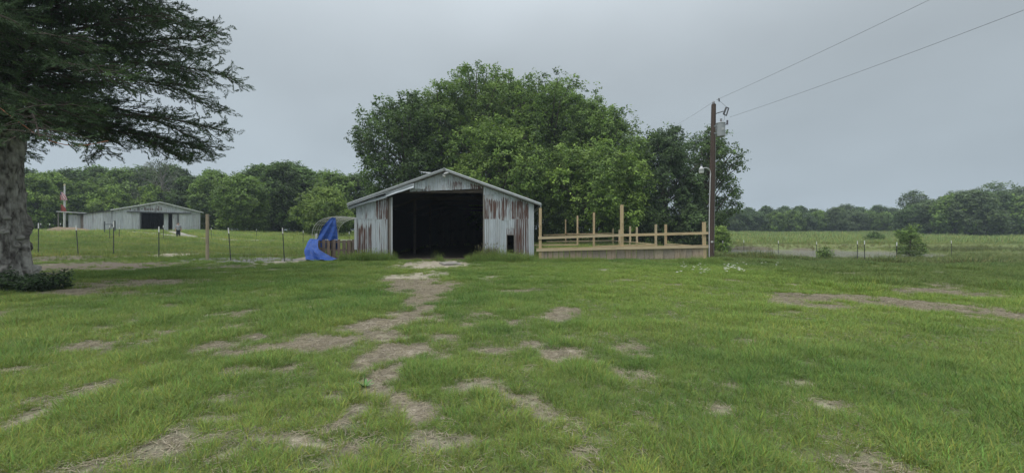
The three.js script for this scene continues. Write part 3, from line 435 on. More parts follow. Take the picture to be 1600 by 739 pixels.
{ // wood along the left pasture
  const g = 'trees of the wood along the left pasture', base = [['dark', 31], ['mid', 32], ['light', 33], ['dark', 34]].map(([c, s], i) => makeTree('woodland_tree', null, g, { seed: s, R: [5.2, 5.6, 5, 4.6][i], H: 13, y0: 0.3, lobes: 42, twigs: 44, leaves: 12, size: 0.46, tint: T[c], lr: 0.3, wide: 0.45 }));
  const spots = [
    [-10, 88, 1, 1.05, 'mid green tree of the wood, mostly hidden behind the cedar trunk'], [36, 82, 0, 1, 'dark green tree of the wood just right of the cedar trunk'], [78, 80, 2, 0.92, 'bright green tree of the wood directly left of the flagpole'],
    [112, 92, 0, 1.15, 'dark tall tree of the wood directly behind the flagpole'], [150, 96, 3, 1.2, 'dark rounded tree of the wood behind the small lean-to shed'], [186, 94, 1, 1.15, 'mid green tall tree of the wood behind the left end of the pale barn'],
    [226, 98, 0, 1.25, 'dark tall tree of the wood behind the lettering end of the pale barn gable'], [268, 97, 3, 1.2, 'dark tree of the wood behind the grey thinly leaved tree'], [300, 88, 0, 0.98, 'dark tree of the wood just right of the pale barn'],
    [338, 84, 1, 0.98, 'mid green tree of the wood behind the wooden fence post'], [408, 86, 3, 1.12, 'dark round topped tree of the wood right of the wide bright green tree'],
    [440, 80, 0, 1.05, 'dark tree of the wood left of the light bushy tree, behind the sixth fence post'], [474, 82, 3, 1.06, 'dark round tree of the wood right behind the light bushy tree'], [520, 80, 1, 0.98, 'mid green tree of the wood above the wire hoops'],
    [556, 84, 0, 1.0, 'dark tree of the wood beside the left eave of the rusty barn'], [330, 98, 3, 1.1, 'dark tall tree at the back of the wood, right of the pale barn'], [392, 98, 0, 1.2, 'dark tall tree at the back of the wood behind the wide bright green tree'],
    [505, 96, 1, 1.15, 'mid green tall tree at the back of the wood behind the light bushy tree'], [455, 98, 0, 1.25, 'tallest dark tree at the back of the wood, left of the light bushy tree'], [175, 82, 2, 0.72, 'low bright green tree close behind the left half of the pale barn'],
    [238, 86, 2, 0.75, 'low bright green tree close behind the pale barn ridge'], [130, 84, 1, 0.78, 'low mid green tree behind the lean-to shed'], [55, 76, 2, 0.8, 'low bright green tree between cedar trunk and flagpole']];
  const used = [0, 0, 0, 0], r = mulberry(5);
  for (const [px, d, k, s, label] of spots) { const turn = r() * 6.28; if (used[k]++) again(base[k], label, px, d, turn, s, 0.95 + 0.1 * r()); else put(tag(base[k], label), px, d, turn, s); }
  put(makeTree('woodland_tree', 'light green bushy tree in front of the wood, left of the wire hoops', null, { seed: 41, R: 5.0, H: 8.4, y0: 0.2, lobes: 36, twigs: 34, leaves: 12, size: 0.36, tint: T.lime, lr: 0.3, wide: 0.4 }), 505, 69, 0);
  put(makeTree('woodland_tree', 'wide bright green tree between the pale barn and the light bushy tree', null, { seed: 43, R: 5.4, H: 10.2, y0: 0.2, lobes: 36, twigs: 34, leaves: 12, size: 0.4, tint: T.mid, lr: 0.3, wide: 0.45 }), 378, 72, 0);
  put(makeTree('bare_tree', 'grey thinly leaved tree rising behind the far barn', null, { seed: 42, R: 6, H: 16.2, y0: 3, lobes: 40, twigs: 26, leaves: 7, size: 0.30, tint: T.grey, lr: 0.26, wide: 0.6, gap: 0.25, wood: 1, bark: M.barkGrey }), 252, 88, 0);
}
{ // wood along the far field, right: the far part reads as one mass, the nearer right end as trees
  const g = 'trees at the near right end of the far wood', r = mulberry(9), kinds = [['far', 51], ['blue', 52], ['mid', 53]];
  const base = kinds.map(([c, s], i) => makeTree('distant_tree', null, g, { seed: s, R: [5.4, 5, 5][i], H: 10, y0: 0.1, lobes: 36, twigs: 30, leaves: 11, size: 0.55, tint: T[c], lr: 0.3, wide: 0.4 }));
  const mass = [[], []], one = (px, d, k, s) => { const p = on(px, d), m = new THREE.Matrix4().makeRotationY(r() * 6.28).scale(V(s, s * (0.9 + 0.2 * r()), s)).setPosition(p); base[k].children.forEach((c) => { const q = c.geometry.clone().applyMatrix4(m); mass[c.name === 'crown' ? 0 : 1].push(q); }); };
  for (let px = 1080; px < 1450; px += 25) { one(px + 8 * r(), 150 + 6 * r(), Math.floor(r() * 3), 0.74 + 0.16 * r()); one(px + 12 + 8 * r(), 162 + 8 * r(), Math.floor(r() * 2), 0.88 + 0.2 * r()); }
  for (let px = 1440; px < 1720; px += 30) { const s = ss(1420, 1520, px); one(px + 10 * r(), 130 + 6 * r(), Math.floor(r() * 2), 1.0 + 0.3 * s + 0.14 * r()); }
  const w = thing('far_wood', 'far-off wood behind the field and the pond, right of the utility pole', 'wood', [0, 0, 0]); w.userData.kind = 'stuff';
  part('crowns', mergeGeometries(mass[0]), M.leaf, w); part('trunks', merge(mass[1]), M.bark, w);
  const L = ['olive green tree directly right of the thin tall tree in the far wood', 'dark green tree below the thin tall tree in the far wood', 'mid green tree under the airy grey green tree in the far wood', 'olive green tree between the two airy trees in the far wood', 'dark green tree below the tallest airy tree in the far wood', 'mid green tree right of the tallest airy tree in the far wood', 'olive green tree at the right picture edge in the far wood', 'dark green tree at the very right edge, cut by the frame'];
  [[1452, 0], [1424, 1], [1494, 2], [1524, 0], [1552, 1], [1578, 2], [1602, 0], [1640, 1]].forEach(([px, k], i) => { const s = ss(1420, 1520, px), d = 119 - 9 * s + 5 * r(), z = 0.84 + 0.3 * s + 0.12 * r(), turn = r() * 6.28; if (i > 2 || i === 1 && 0) again(base[k], L[i], px, d, turn, z, 0.95 + 0.1 * r()); else put(tag(base[k], L[i]), px, d, turn, z); });
  put(makeTree('distant_tree', 'thin tall tree with a small round top standing out of the far wood', null, { seed: 61, R: 3.9, H: 13.6, y0: 7.5, lobes: 14, twigs: 22, leaves: 9, size: 0.5, tint: T.far, lr: 0.36, wide: 0.5, gap: 0.3, wood: 1 }), 1427, 128, 0);
  put(makeTree('distant_tree', 'tall airy tree with sky gaps at the right end of the far wood', null, { seed: 62, R: 7.5, H: 15.4, y0: 5, lobes: 28, twigs: 26, leaves: 9, size: 0.5, tint: T.far, lr: 0.27, wide: 0.6, gap: 0.33, wood: 1 }), 1552, 119, 0);
  put(makeTree('distant_tree', 'airy grey green tree left of the tallest one in the far wood', null, { seed: 63, R: 5, H: 13.2, y0: 5, lobes: 20, twigs: 24, leaves: 9, size: 0.5, tint: T.far, lr: 0.3, wide: 0.6, gap: 0.33, wood: 1 }), 1502, 120, 2);
  put(makeTree('young_tree', 'young two tiered green tree behind the fence by the pond', null, { seed: 64, R: 1.75, H: 3.9, y0: 0.15, lobes: 20, twigs: 20, leaves: 10, size: 0.19, tint: T.mid, lr: 0.34, wide: 0.45, squash: 0.8, extra: [{ c: V(0.45, 3.55, 0), r: 0.62 }, { c: V(-1.15, 3.1, 0.1), r: 0.45 }] }), 1422, 45, 0);
  put(makeTree('field_bush', 'small dark bush on the far bank left of the young tree', null, { seed: 65, R: 1.5, H: 2.0, y0: 0.1, lobes: 12, twigs: 16, leaves: 9, size: 0.24, tint: T.dark, lr: 0.4 }), 1367, 76, 0);
  put(makeTree('pond_bush', 'low green bush on the near edge of the pond', null, { seed: 66, R: 0.8, H: 1.1, y0: 0.05, lobes: 10, twigs: 14, leaves: 9, size: 0.14, tint: T.mid, lr: 0.45 }), 1290, 39, 0);
}
{ // the old cedar on the left
  const base = on(2, 13), t = thing('cedar_tree', 'huge old cedar with gnarled pale bark and drooping dark branches', 'tree', base.toArray());
  const sides = 96, rings = 150, Htop = 9.5, pos = [], idx = [], uv = [];
  for (let j = 0; j <= rings; j++) for (let i = 0; i <= sides; i++) {
    const y = -0.25 + (Htop + 0.25) * (j / rings) ** 1.25, q = i / sides * 2 * Math.PI, flare = 0.12 * Math.exp(-Math.max(0, y) / 0.55), R = lerp(0.57, 0.2, clamp(y / Htop, 0, 1)) + flare;
    const cx = Math.cos(q), sx = Math.sin(q), root = 0.34 * (Math.pow(Math.abs(Math.cos(q * 2.5 + 0.7 + 0.25 * Math.sin(y))), 1.2) - 0.5) * (0.75 + 0.6 * Math.exp(-Math.max(0, y) / 0.8)), f = noise2(cx * 2 + 7, sx * 2 + y * 0.6), lump = ss(0.62, 0.85, noise2(cx * 3.1 + 20, sx * 3.1 + y * 2.6)) * 0.11 * (1 - ss(4.5, 6, y));
    const fine = 0.10 * (fbm(cx * 7 + 3, sx * 7 + y * 2.2, 3) - 0.5), ridge = 0.055 * (1 - Math.abs(2 * noise2(cx * 5.5 + 40, sx * 5.5 + y * 0.9 + 0.8 * noise2(cx * 3, y * 1.7)) - 1)) + 0.03 * noise2(cx * 16 + 9, sx * 16 + y * 4), rr = R * (0.82 + 0.18 * f) + root * R * 0.75 + lump + fine + ridge;
    pos.push(cx * rr, y, sx * rr); uv.push(i / sides, y / 4.5);
    if (i && j) { const o = j * (sides + 1) + i, p = o - sides - 1; idx.push(p - 1, o - 1, p, p, o - 1, o); }
  }
  const g = new THREE.BufferGeometry(); g.setAttribute('position', new THREE.Float32BufferAttribute(pos, 3)); g.setAttribute('uv', new THREE.Float32BufferAttribute(uv, 2)); g.setIndex(idx); g.computeVertexNormals();
  const barkMap = tex(512, 512, (u, v) => { const a = fbm((u % 1) * 40, v * 26, 4), b = noise2(u * 90, v * 12), p = ss(0.55, 0.8, fbm(u * 30 + 3, v * 34 + 8, 4)); let c = mixc([0.085, 0.074, 0.066], [0.46, 0.435, 0.40], clamp(1.9 * a - 0.45 + 0.4 * (b - 0.5), 0, 1)); c = mixc(c, [0.36, 0.345, 0.32], 0.75 * p); return c; });
  const barkBump = tex(512, 512, (u, v) => { const k = 0.6 * fbm(u * 40, v * 22, 4) + 0.4 * noise2(u * 110, v * 14); return [k, k, k]; }, false);
  part('trunk', g, new THREE.MeshStandardMaterial({ map: barkMap, bumpMap: barkBump, bumpScale: 0.09, roughness: 1 }), t);
  // knobs of old wood on the trunk and at its foot
  const kn = mulberry(15), knobs = []; for (let k = 0; k < 15; k++) { const s = new THREE.IcosahedronGeometry(1, 3), p = s.attributes.position, e = kn() * 50, y = k < 6 ? 0.1 + 0.3 * kn() : 0.5 + 4.2 * kn(), q = (kn() - 0.5) * 3.4 + 0.6, R = lerp(0.56, 0.40, y / 5) + 0.12 * Math.exp(-y / 0.55) - 0.01, z = k < 6 ? 0.13 + 0.12 * kn() : 0.05 + 0.08 * kn(); for (let i = 0; i < p.count; i++) { const v = V().fromBufferAttribute(p, i), w = 0.75 + 0.5 * fbm(v.x * 2 + e, v.y * 2 + v.z * 1.7, 3); p.setXYZ(i, v.x * w, v.y * w * 0.75, v.z * w); } s.computeVertexNormals(); knobs.push(s.scale(z * 1.2, z, z * 0.9).translate(Math.sin(q) * R, y, Math.cos(q) * R)); }
  part('bark_knobs', knobs, std([0.33, 0.315, 0.29], 1), t);
  const r = mulberry(99), boughs = [], sprays = [], spr = (p, d, s) => sprays.push([p, d.clone().normalize(), s]);
  for (let k = 0; k < 120; k++) {
    const y = 4.6 + 7.4 * Math.pow((k + r()) / 120, 0.95), q = k * 2.39996 + r() * 0.7, toRight = Math.cos(q);               // q = 0 points to the right
    let R = lerp(6.1, 2.6, ss(7.6, 12.4, y)) * (0.72 + 0.3 * r());  if (toRight < 0) R *= 0.75;
    const rise = lerp(0.10, 0.55, ss(4.4, 9.5, y)) + 0.5 * (r() - 0.4), dx = Math.cos(q), dz = Math.sin(q), droop = 0.06 + 0.26 * r() + 0.12 * (1 - ss(4.6, 6.5, y));
    const low = (x, z) => EYE + 0.172 * Math.max(6, -(base.z + z)) - base.y, tipY = y + (rise - droop * 1.25) * R, lack = Math.max(0, low(dx * R, dz * R) - tipY) / R;
    const P = []; for (let i = 0; i <= 8; i++) { const s = i / 8; P.push(V(dx * R * s + 0.12 * (noise2(k * 3.1, s * 4) - 0.5) * R * s, y + (rise + lack) * R * s - droop * R * s * s * 1.25, dz * R * s + 0.12 * (noise2(k * 3.1 + 50, s * 4) - 0.5) * R * s)); }
    boughs.push(limb(P, 0.035 + 0.009 * R * (1 - 0.4 * r()), 0.010, 6));
    const curve = new THREE.CatmullRomCurve3(P), nb = Math.round(R * 7.6);
    for (let i = 0; i < nb; i++) {
      const s = 0.05 + 0.95 * Math.pow((i + r()) / nb, 0.75), c = curve.getPoint(Math.min(1, s)), tan = curve.getTangent(Math.min(1, s)), side = V(-tan.z, 0, tan.x).normalize().multiplyScalar(i % 2 ? 1 : -1), len = (0.45 + 0.85 * r()) * (1.15 - 0.75 * s) * 1.5 + 0.25;
      const dir = tan.clone().multiplyScalar(0.9).addScaledVector(side, 0.75 + 0.4 * r()); dir.y += 0.12 + 0.95 * (r() - 0.5); dir.normalize();
      const e = c.clone().addScaledVector(dir, len); e.y -= 0.1 * len * len; if (e.y < low(e.x, e.z) - 0.1) e.y = Math.max(c.y, low(e.x, e.z) - 0.1 + 0.25 * r()); boughs.push(limb([c, c.clone().lerp(e, 0.5).add(V(0, 0.04 * len, 0)), e], 0.018, 0.005, 4));
      const m = Math.max(2, Math.round(len / 0.17)); for (let j = 0; j < m; j++) { const u = (j + 0.6 + 0.4 * r()) / m, p = c.clone().lerp(e, u), d2 = dir.clone().add(V((r() - 0.5) * 1.7, (r() - 0.45) * 1.5, (r() - 0.5) * 1.7)); spr(p, d2, 0.5 + 0.42 * r()); }
    }
    for (let i = 0; i < 6; i++) spr(curve.getPoint(1 - i * 0.035), curve.getTangent(1).add(V((r() - 0.5) * 0.9, (r() - 0.3) * 0.5, (r() - 0.5) * 0.9)), 0.9);
  }
  part('branches', boughs, std([0.09, 0.072, 0.06], 1), t);
  const spray = (seed) => { const q = mulberry(seed), pos = [], nor = []; const blade = (a, d, L, w) => { const s = V(q() - 0.5, q() - 0.5, q() - 0.5).cross(d).normalize(), b = a.clone().addScaledVector(d, L), m = a.clone().addScaledVector(d, L * 0.45); pos.push(a.x, a.y, a.z, m.x + s.x * w, m.y + s.y * w, m.z + s.z * w, b.x, b.y, b.z, a.x, a.y, a.z, b.x, b.y, b.z, m.x - s.x * w, m.y - s.y * w, m.z - s.z * w); };
    const N = 11; for (let i = 0; i < N; i++) { const u = i / (N - 1), a = V(0, -0.03 * u * u, 0.34 * u), sd = i % 2 ? 1 : -1, d = V(sd * (0.75 - 0.3 * u), 0.25 * (q() - 0.35), 0.75).normalize(), L = 0.15 * (1.1 - 0.6 * u); blade(a, d, L, 0.017); for (let j = 1; j < 3; j++) { const p = a.clone().addScaledVector(d, L * 0.33 * j); blade(p, d.clone().add(V((q() - 0.5) * 1.5, (q() - 0.2) * 0.9, (q() - 0.5) * 1.2)).normalize(), 0.075, 0.014); } } blade(V(0, 0, 0.2), V(0, -0.05, 1).normalize(), 0.2, 0.014);
    const g = new THREE.BufferGeometry(); g.setAttribute('position', new THREE.Float32BufferAttribute(pos, 3)); g.computeVertexNormals(); return g; };
  const mat = leafMat({ vertexColors: false, transmission: 0.15 }), buckets = [[], [], []]; sprays.forEach((e, i) => buckets[i % 3].push(e));
  buckets.forEach((l, k) => {
    const o = new THREE.InstancedMesh(spray(k + 71), mat, l.length), m = new THREE.Matrix4(), qn = new THREE.Quaternion(), q2 = new THREE.Quaternion(), c = new THREE.Color();
    l.forEach(([p, d, s], i) => { qn.setFromUnitVectors(V(0, 0, 1), d); q2.setFromAxisAngle(d, (r() - 0.5) * 6); qn.premultiply(q2); m.compose(p, qn, V(s, s, s)); o.setMatrixAt(i, m); const j = 0.7 + 0.6 * r(), y = r() < 0.12 ? 1.35 : 1; o.setColorAt(i, c.setRGB(0.068 * j * y, 0.108 * j * y, 0.050 * j)); });
    o.name = 'crown'; o.userData.kind = 'stuff'; o.castShadow = o.receiveShadow = true; t.add(o);
  });
  console.log('cedar sprays', sprays.length);
}

// ---------------------------------------------------------------- grass
function tuft(seed, { n, R, len, w, lean = [0.3, 1.2], segs = 2, dry = 0.1, head = 0 }) {
  const r = mulberry(seed), pos = [], col = [];
  for (let b = 0; b < n; b++) {
    const q = r() * 6.283, rad = R * Math.sqrt(r()), x0 = Math.cos(q) * rad, z0 = Math.sin(q) * rad, az = q + (r() - 0.5) * 2.6, L = len * (0.55 + 0.75 * r()), tilt = lerp(lean[0], lean[1], r()), cx = Math.cos(az), cz = Math.sin(az);
    const sa = az + 1.57 + (r() - 0.5) * 1.8, sx = Math.cos(sa), sz = Math.sin(sa), ww = w * (0.7 + 0.6 * r());
    const c = r() < dry ? [1.75, 1.25, 1.15] : [0.8 + 0.5 * r(), 0.85 + 0.35 * r(), 0.7 + 0.5 * r()];
    const P = []; let px = x0, py = -0.01, pz = z0;
    for (let i = 0; i <= segs; i++) { P.push([px, py, pz]); const a = tilt * (0.35 + 1.1 * (i + 0.5) / segs), s = L / segs; px += cx * Math.sin(a) * s; pz += cz * Math.sin(a) * s; py += Math.cos(a) * s; }
    const W = (i) => ww * (1 - i / segs) * (i ? 0.92 : 0.8) / 2, shade = (i) => c.map((k, j) => k * lerp([1.05, 0.92, 0.9][j], 1, i / segs));
    for (let i = 0; i < segs; i++) {
      const A = P[i], B = P[i + 1], a = W(i), e = W(i + 1);
      const l0 = [A[0] - sx * a, A[1], A[2] - sz * a], r0 = [A[0] + sx * a, A[1], A[2] + sz * a], l1 = [B[0] - sx * e, B[1], B[2] - sz * e], r1 = [B[0] + sx * e, B[1], B[2] + sz * e], ca = shade(i), cb = shade(i + 1);
      pos.push(...l0, ...r0, ...r1); col.push(...ca, ...ca, ...cb);
      if (i < segs - 1) { pos.push(...l0, ...r1, ...l1); col.push(...ca, ...cb, ...cb); }
    }
    if (head && r() < head) { const T = P[segs], k = len * 0.09; pos.push(T[0] - k * 0.3, T[1] - k, T[2], T[0] + k * 0.3, T[1] - k, T[2], T[0] + cx * k * 0.5, T[1] + k, T[2] + cz * k * 0.5); for (let i = 0; i < 3; i++) col.push(2.0, 1.5, 1.6); }
  }
  const g = new THREE.BufferGeometry(); g.setAttribute('position', new THREE.Float32BufferAttribute(pos, 3)); g.setAttribute('color', new THREE.Float32BufferAttribute(col, 3)); g.computeVertexNormals();
  return g;
}
M.grass = leafMat({ transmission: 0.3 });
function scatter(name, label, geos, list, mat = M.grass) {   // list of [x, y, z, size, turn, r, g, b, stretch]; one object per geometry
  const out = geos.map(() => []); list.forEach((e, i) => out[i % geos.length].push(e));
  const q = new THREE.Quaternion(), m = new THREE.Matrix4(), y = V(0, 1, 0), c = new THREE.Color();
  out.forEach((l, k) => {
    if (!l.length) return;
    const o = new THREE.InstancedMesh(geos[k], mat, l.length); o.name = numbered(name);
    l.forEach((e, i) => { m.compose(V(e[0], e[1], e[2]), q.setFromAxisAngle(y, e[4]), V(e[3], e[3] * (e[8] ?? 1), e[3])); o.setMatrixAt(i, m); o.setColorAt(i, c.setRGB(e[5], e[6], e[7])); });
    o.castShadow = o.receiveShadow = true; scene.add(o); tag(o, label, null, null, 'stuff');
  });
}
{
  const r = mulberry(77), near = [], mid = [], far = [], field = [];
  const blocked = (x, d) => onDrive(x, d) || inBarn(x, d) || (x > 18 && d > 38 && d < 64 && height(x, d) < -1.07);
  const tint = (x, d) => {
    const n = fbm(x * 0.45 + 3, d * 0.45, 3), n2 = fbm(x * 2.1, d * 2.1 + 9, 2), j = 0.8 + 0.4 * r();
    let c = mixc([0.112, 0.212, 0.048], [0.240, 0.328, 0.082], clamp(1.2 * n - 0.15 + 0.7 * (n2 - 0.5), 0, 1));
    const lawn = ss(-2, 4, x) * ss(5, 9, d) * (1 - ss(17, 22, d)); c = mixc(c, [0.232, 0.348, 0.070], 0.6 * lawn);   // the brighter mown lawn in front of the barn
    const rough = ss(9, 13, x) * ss(9.5, 13, d); c = mixc(c, [0.105, 0.155, 0.058], 0.6 * rough);
    return c.map((k) => k * j);
  };
  function fill(list, d0, d1, per, half, size, far0 = 0) {
    let n = 0; const area = half * (d1 * d1 - d0 * d0) + 7 * (d1 - d0), N = Math.round(area * per);
    for (let i = 0; i < N; i++) {
      const d = Math.sqrt(lerp(d0 * d0, d1 * d1, r())), x = (r() * 2 - 1) * (half * d + 3.5);
      if (blocked(x, d)) continue;
      const b = bare(x, d), m = Math.max(b[0], b[1] * 0.9, b[2]), lush = fbm(x * 1.3 + 50, d * 1.3, 3);
      if (r() > (1 - 0.97 * ss(0.12, 0.75, m)) * (0.5 + 0.8 * lush)) continue;
      const c = tint(x, d); let s = size * (0.45 + 0.5 * r() + 0.5 * ss(0.4, 0.75, lush)) * (1 - 0.6 * ss(0.1, 0.8, m));
      if (x < -1 && d > 7 && d < 16) s *= 1.15;
      if (x > 18 && d > 29 && d < 66) s *= 0.5; else if (x > 9 && d > 11) s *= 0.85 + 1.0 * ss(0.5, 0.7, fbm(x * 0.6, d * 0.6, 2));
      list.push([x, height(x, d), -d, s, r() * 6.283, ...c, 0.8 + 0.4 * r()]);
    }
  }
  fill(near, 1.0, 5.5, 620, 1.4, 0.95); fill(near, 5.5, 10, 360, 1.36, 1);
  fill(mid, 10, 17, 170, 1.34, 0.9); fill(mid, 17, 26, 100, 1.34, 0.9);
  fill(far, 26, 44, 22, 1.34, 1); fill(far, 44, 70, 9, 1.34, 1.3);
  fill(field, 70, 165, 1.2, 1.34, 1); for (const l of [far, field]) for (const e of l) { const k = 1 + 0.55 * ss(26, 60, -e[2]); e[5] *= k * 1.06; e[6] *= k * 0.93; e[7] *= k * 1.1; }
  const N = (o) => [1, 2, 3, 4].map((k) => tuft(k * 31, o));
  scatter('grass', 'short green lawn grass in the foreground', N({ n: 26, R: 0.07, len: 0.115, w: 0.0066, lean: [0.4, 1.5], segs: 3, dry: 0.10 }), near.filter((e, i) => i % 7));
  scatter('coarse_grass', 'coarser broad bladed grass clumps among the foreground lawn', N({ n: 13, R: 0.05, len: 0.125, w: 0.011, lean: [0.5, 1.6], segs: 3, dry: 0.12 }), near.filter((e, i) => i % 7 === 0).map((e) => [...e.slice(0, 5), e[5] * 1.1, e[6] * 1.12, e[7] * 1.1, e[8]]));
  scatter('grass', 'green grass of the yard in front of the barn', N({ n: 26, R: 0.13, len: 0.115, w: 0.011, lean: [0.3, 1.2], segs: 2, dry: 0.08 }), mid);
  scatter('grass', 'rough pasture grass around the barn and the pond', N({ n: 26, R: 0.3, len: 0.26, w: 0.026, lean: [0.2, 1.0], segs: 2, dry: 0.1 }), far);
  scatter('grass', 'pale green grass of the far field', N({ n: 22, R: 1.0, len: 0.42, w: 0.09, lean: [0.3, 1.1], segs: 1, dry: 0.15 }).slice(0, 2), field);
  // dead straw and crumbs of earth on the bare places
  const straw = [], clod = [];
  for (let i = 0; i < 60000; i++) {
    const d = Math.sqrt(lerp(4, 196, r())), x = (r() * 2 - 1) * 1.35 * d, b = bare(x, d), m = Math.max(b[0], b[1]);
    if (r() > 0.12 + m) continue;
    const k = 0.7 + 0.6 * r(); straw.push([x, height(x, d) + 0.004, -d, 0.7 + 0.6 * r(), r() * 6.28, 0.38 * k, 0.33 * k, 0.24 * k]);
    if (m > 0.35 && r() < 0.6) { const t = 0.7 + 0.5 * r(); clod.push([x + r() * 0.2, height(x, d), -d + r() * 0.2, 0.006 + 0.03 * r() * r() * r(), r() * 6.28, 0.28 * t, 0.24 * t, 0.19 * t, 0.6]); }
  }
  const strawGeo = (s) => { const q = mulberry(s), P = []; for (let i = 0; i < 9; i++) { const a = q() * 6.28, x = (q() - 0.5) * 0.16, z = (q() - 0.5) * 0.16, L = 0.03 + 0.06 * q(); P.push(bar(V(x, 0.002 + 0.01 * q(), z), V(x + Math.cos(a) * L, 0.004 + 0.016 * q(), z + Math.sin(a) * L), 0.0028)); } const g = merge(P); const c = new Float32Array(g.attributes.position.count * 3).fill(1); g.setAttribute('color', new THREE.BufferAttribute(c, 3)); return g; };
  scatter('dead_straw', 'dead straw lying on the bare patches of the yard', [strawGeo(3), strawGeo(8)], straw, M.grass);
  const cg = new THREE.IcosahedronGeometry(1, 1), cp = cg.attributes.position; for (let i = 0; i < cp.count; i++) { const k = 0.7 + 0.6 * hash2(Math.round(cp.getX(i) * 50), Math.round(cp.getY(i) * 50 + cp.getZ(i) * 170)); cp.setXYZ(i, cp.getX(i) * k, cp.getY(i) * k, cp.getZ(i) * k); } cg.computeVertexNormals();
  scatter('earth_crumbs', 'crumbs of dry earth on the bare patches of the yard', [cg], clod, std([1, 1, 1], 1));
  // tall weeds along the barn, the pen and the fences
  const weeds = [];
  const band = (px0, px1, d0, d1, n, s0, s1, col = [0.13, 0.22, 0.05]) => { for (let i = 0; i < n; i++) { const px = lerp(px0, px1, r()), d = lerp(d0, d1, r()), [x] = at(px, d), j = 0.75 + 0.5 * r(), e = 0.6 + 0.4 * Math.sin(Math.PI * clamp((px - px0) / (px1 - px0), 0.08, 0.92)); weeds.push([x, height(x, d), -d, lerp(s0, s1, r()) * e, r() * 6.28, ...col.map((k) => k * j)]); } };
  band(532, 618, 22.2, 23.4, 330, 0.4, 1.3, [0.125, 0.215, 0.05]); band(728, 842, 21.4, 23.3, 380, 0.35, 1.15); band(735, 800, 22.4, 23.3, 80, 0.7, 1.5); band(790, 842, 22.4, 23.3, 60, 0.6, 1.0);
  band(672, 694, 22.2, 23.4, 11, 0.4, 1.2); band(756, 772, 22.8, 23.4, 22, 1.3, 1.9, [0.12, 0.14, 0.06]);
  band(840, 950, 21.6, 23.1, 330, 0.3, 0.56, [0.15, 0.235, 0.05]); band(950, 1112, 21.4, 22.9, 120, 0.15, 0.26, [0.13, 0.21, 0.045]); band(1060, 1130, 20, 23, 160, 0.4, 0.75);
  band(1112, 1400, 26, 34, 240, 0.3, 0.6, [0.10, 0.165, 0.042]); for (const c of [1125, 1150, 1180, 1200, 1228, 1250, 1296, 1306, 1340, 1375, 1400, 1430, 1470]) band(c - 16, c + 16, 36, 43, 26, 0.5, 1.15, [0.11, 0.17, 0.045]); band(1400, 1620, 30, 46, 240, 0.5, 1.1, [0.115, 0.17, 0.05]); band(1380, 1620, 50, 62, 300, 0.9, 1.8, [0.105, 0.14, 0.05]); band(1110, 1420, 60, 64, 300, 0.5, 1.2, [0.16, 0.165, 0.075]);
  band(1180, 1600, 12, 20, 420, 0.28, 0.55, [0.10, 0.16, 0.045]); band(40, 470, 22, 26, 260, 0.4, 0.7, [0.12, 0.20, 0.045]); band(0, 480, 28, 46, 420, 0.5, 0.9, [0.135, 0.22, 0.048]);
  for (const [px, d] of [[1030, 47], [900, 46], [960, 45]]) band(px - 60, px + 60, d - 3, d + 6, 90, 0.8, 1.5, [0.10, 0.16, 0.04]);
  scatter('tall_weeds', 'tall green weeds along the barn walls, the pen and the fences', [11, 12, 13, 14].map((k) => tuft(k, { n: 30, R: 0.14, len: 0.5, w: 0.011, lean: [0.1, 0.75], segs: 3, dry: 0.05, head: 0.12 })), weeds);
  // white wild flowers in front of the pen's right end
  const fl = [], one = []; { const P = []; for (let i = 0; i < 6; i++) { const a = i / 6 * 6.28, p = new THREE.CircleGeometry(0.019, 6).scale(1, 0.7, 1).translate(0.024, 0, 0).rotateX(-1.2).rotateY(a); P.push(p); } P.push(new THREE.SphereGeometry(0.012, 6, 4)); const g = merge(P); const n = g.attributes.position.count, c = new Float32Array(n * 3); for (let i = 0; i < n; i++) c.set(i < n - 36 * 2 ? [1, 1, 1] : [1, 0.8, 0.25], i * 3); g.setAttribute('color', new THREE.BufferAttribute(c, 3)); one.push(g.scale(0.95, 0.95, 0.95)); }
  for (const [px, py, sx, sy, n] of [[1096, 425, 20, 8, 12], [1070, 420, 9, 5, 6], [1102, 430, 10, 4, 7], [1142, 423, 16, 7, 30], [1155, 427, 12, 5, 10], [1060, 433, 5, 3, 3], [1190, 418, 60, 14, 10]]) for (let i = 0; i < n; i++) { const x0 = px + sx * (r() + r() - 1), d = EYE * F / (py + sy * (r() + r() - 1) - 362 + 3), [x] = at(x0, d); fl.push([x, height(x, d) + 0.18 + 0.12 * r(), -d, 0.8 + 0.7 * r(), r() * 6.28, 0.55, 0.57, 0.54]); }
  scatter('wildflowers', 'small white wildflowers in the grass by the pen and the utility pole', one, fl, leafMat({ transmission: 0.15 }));
}

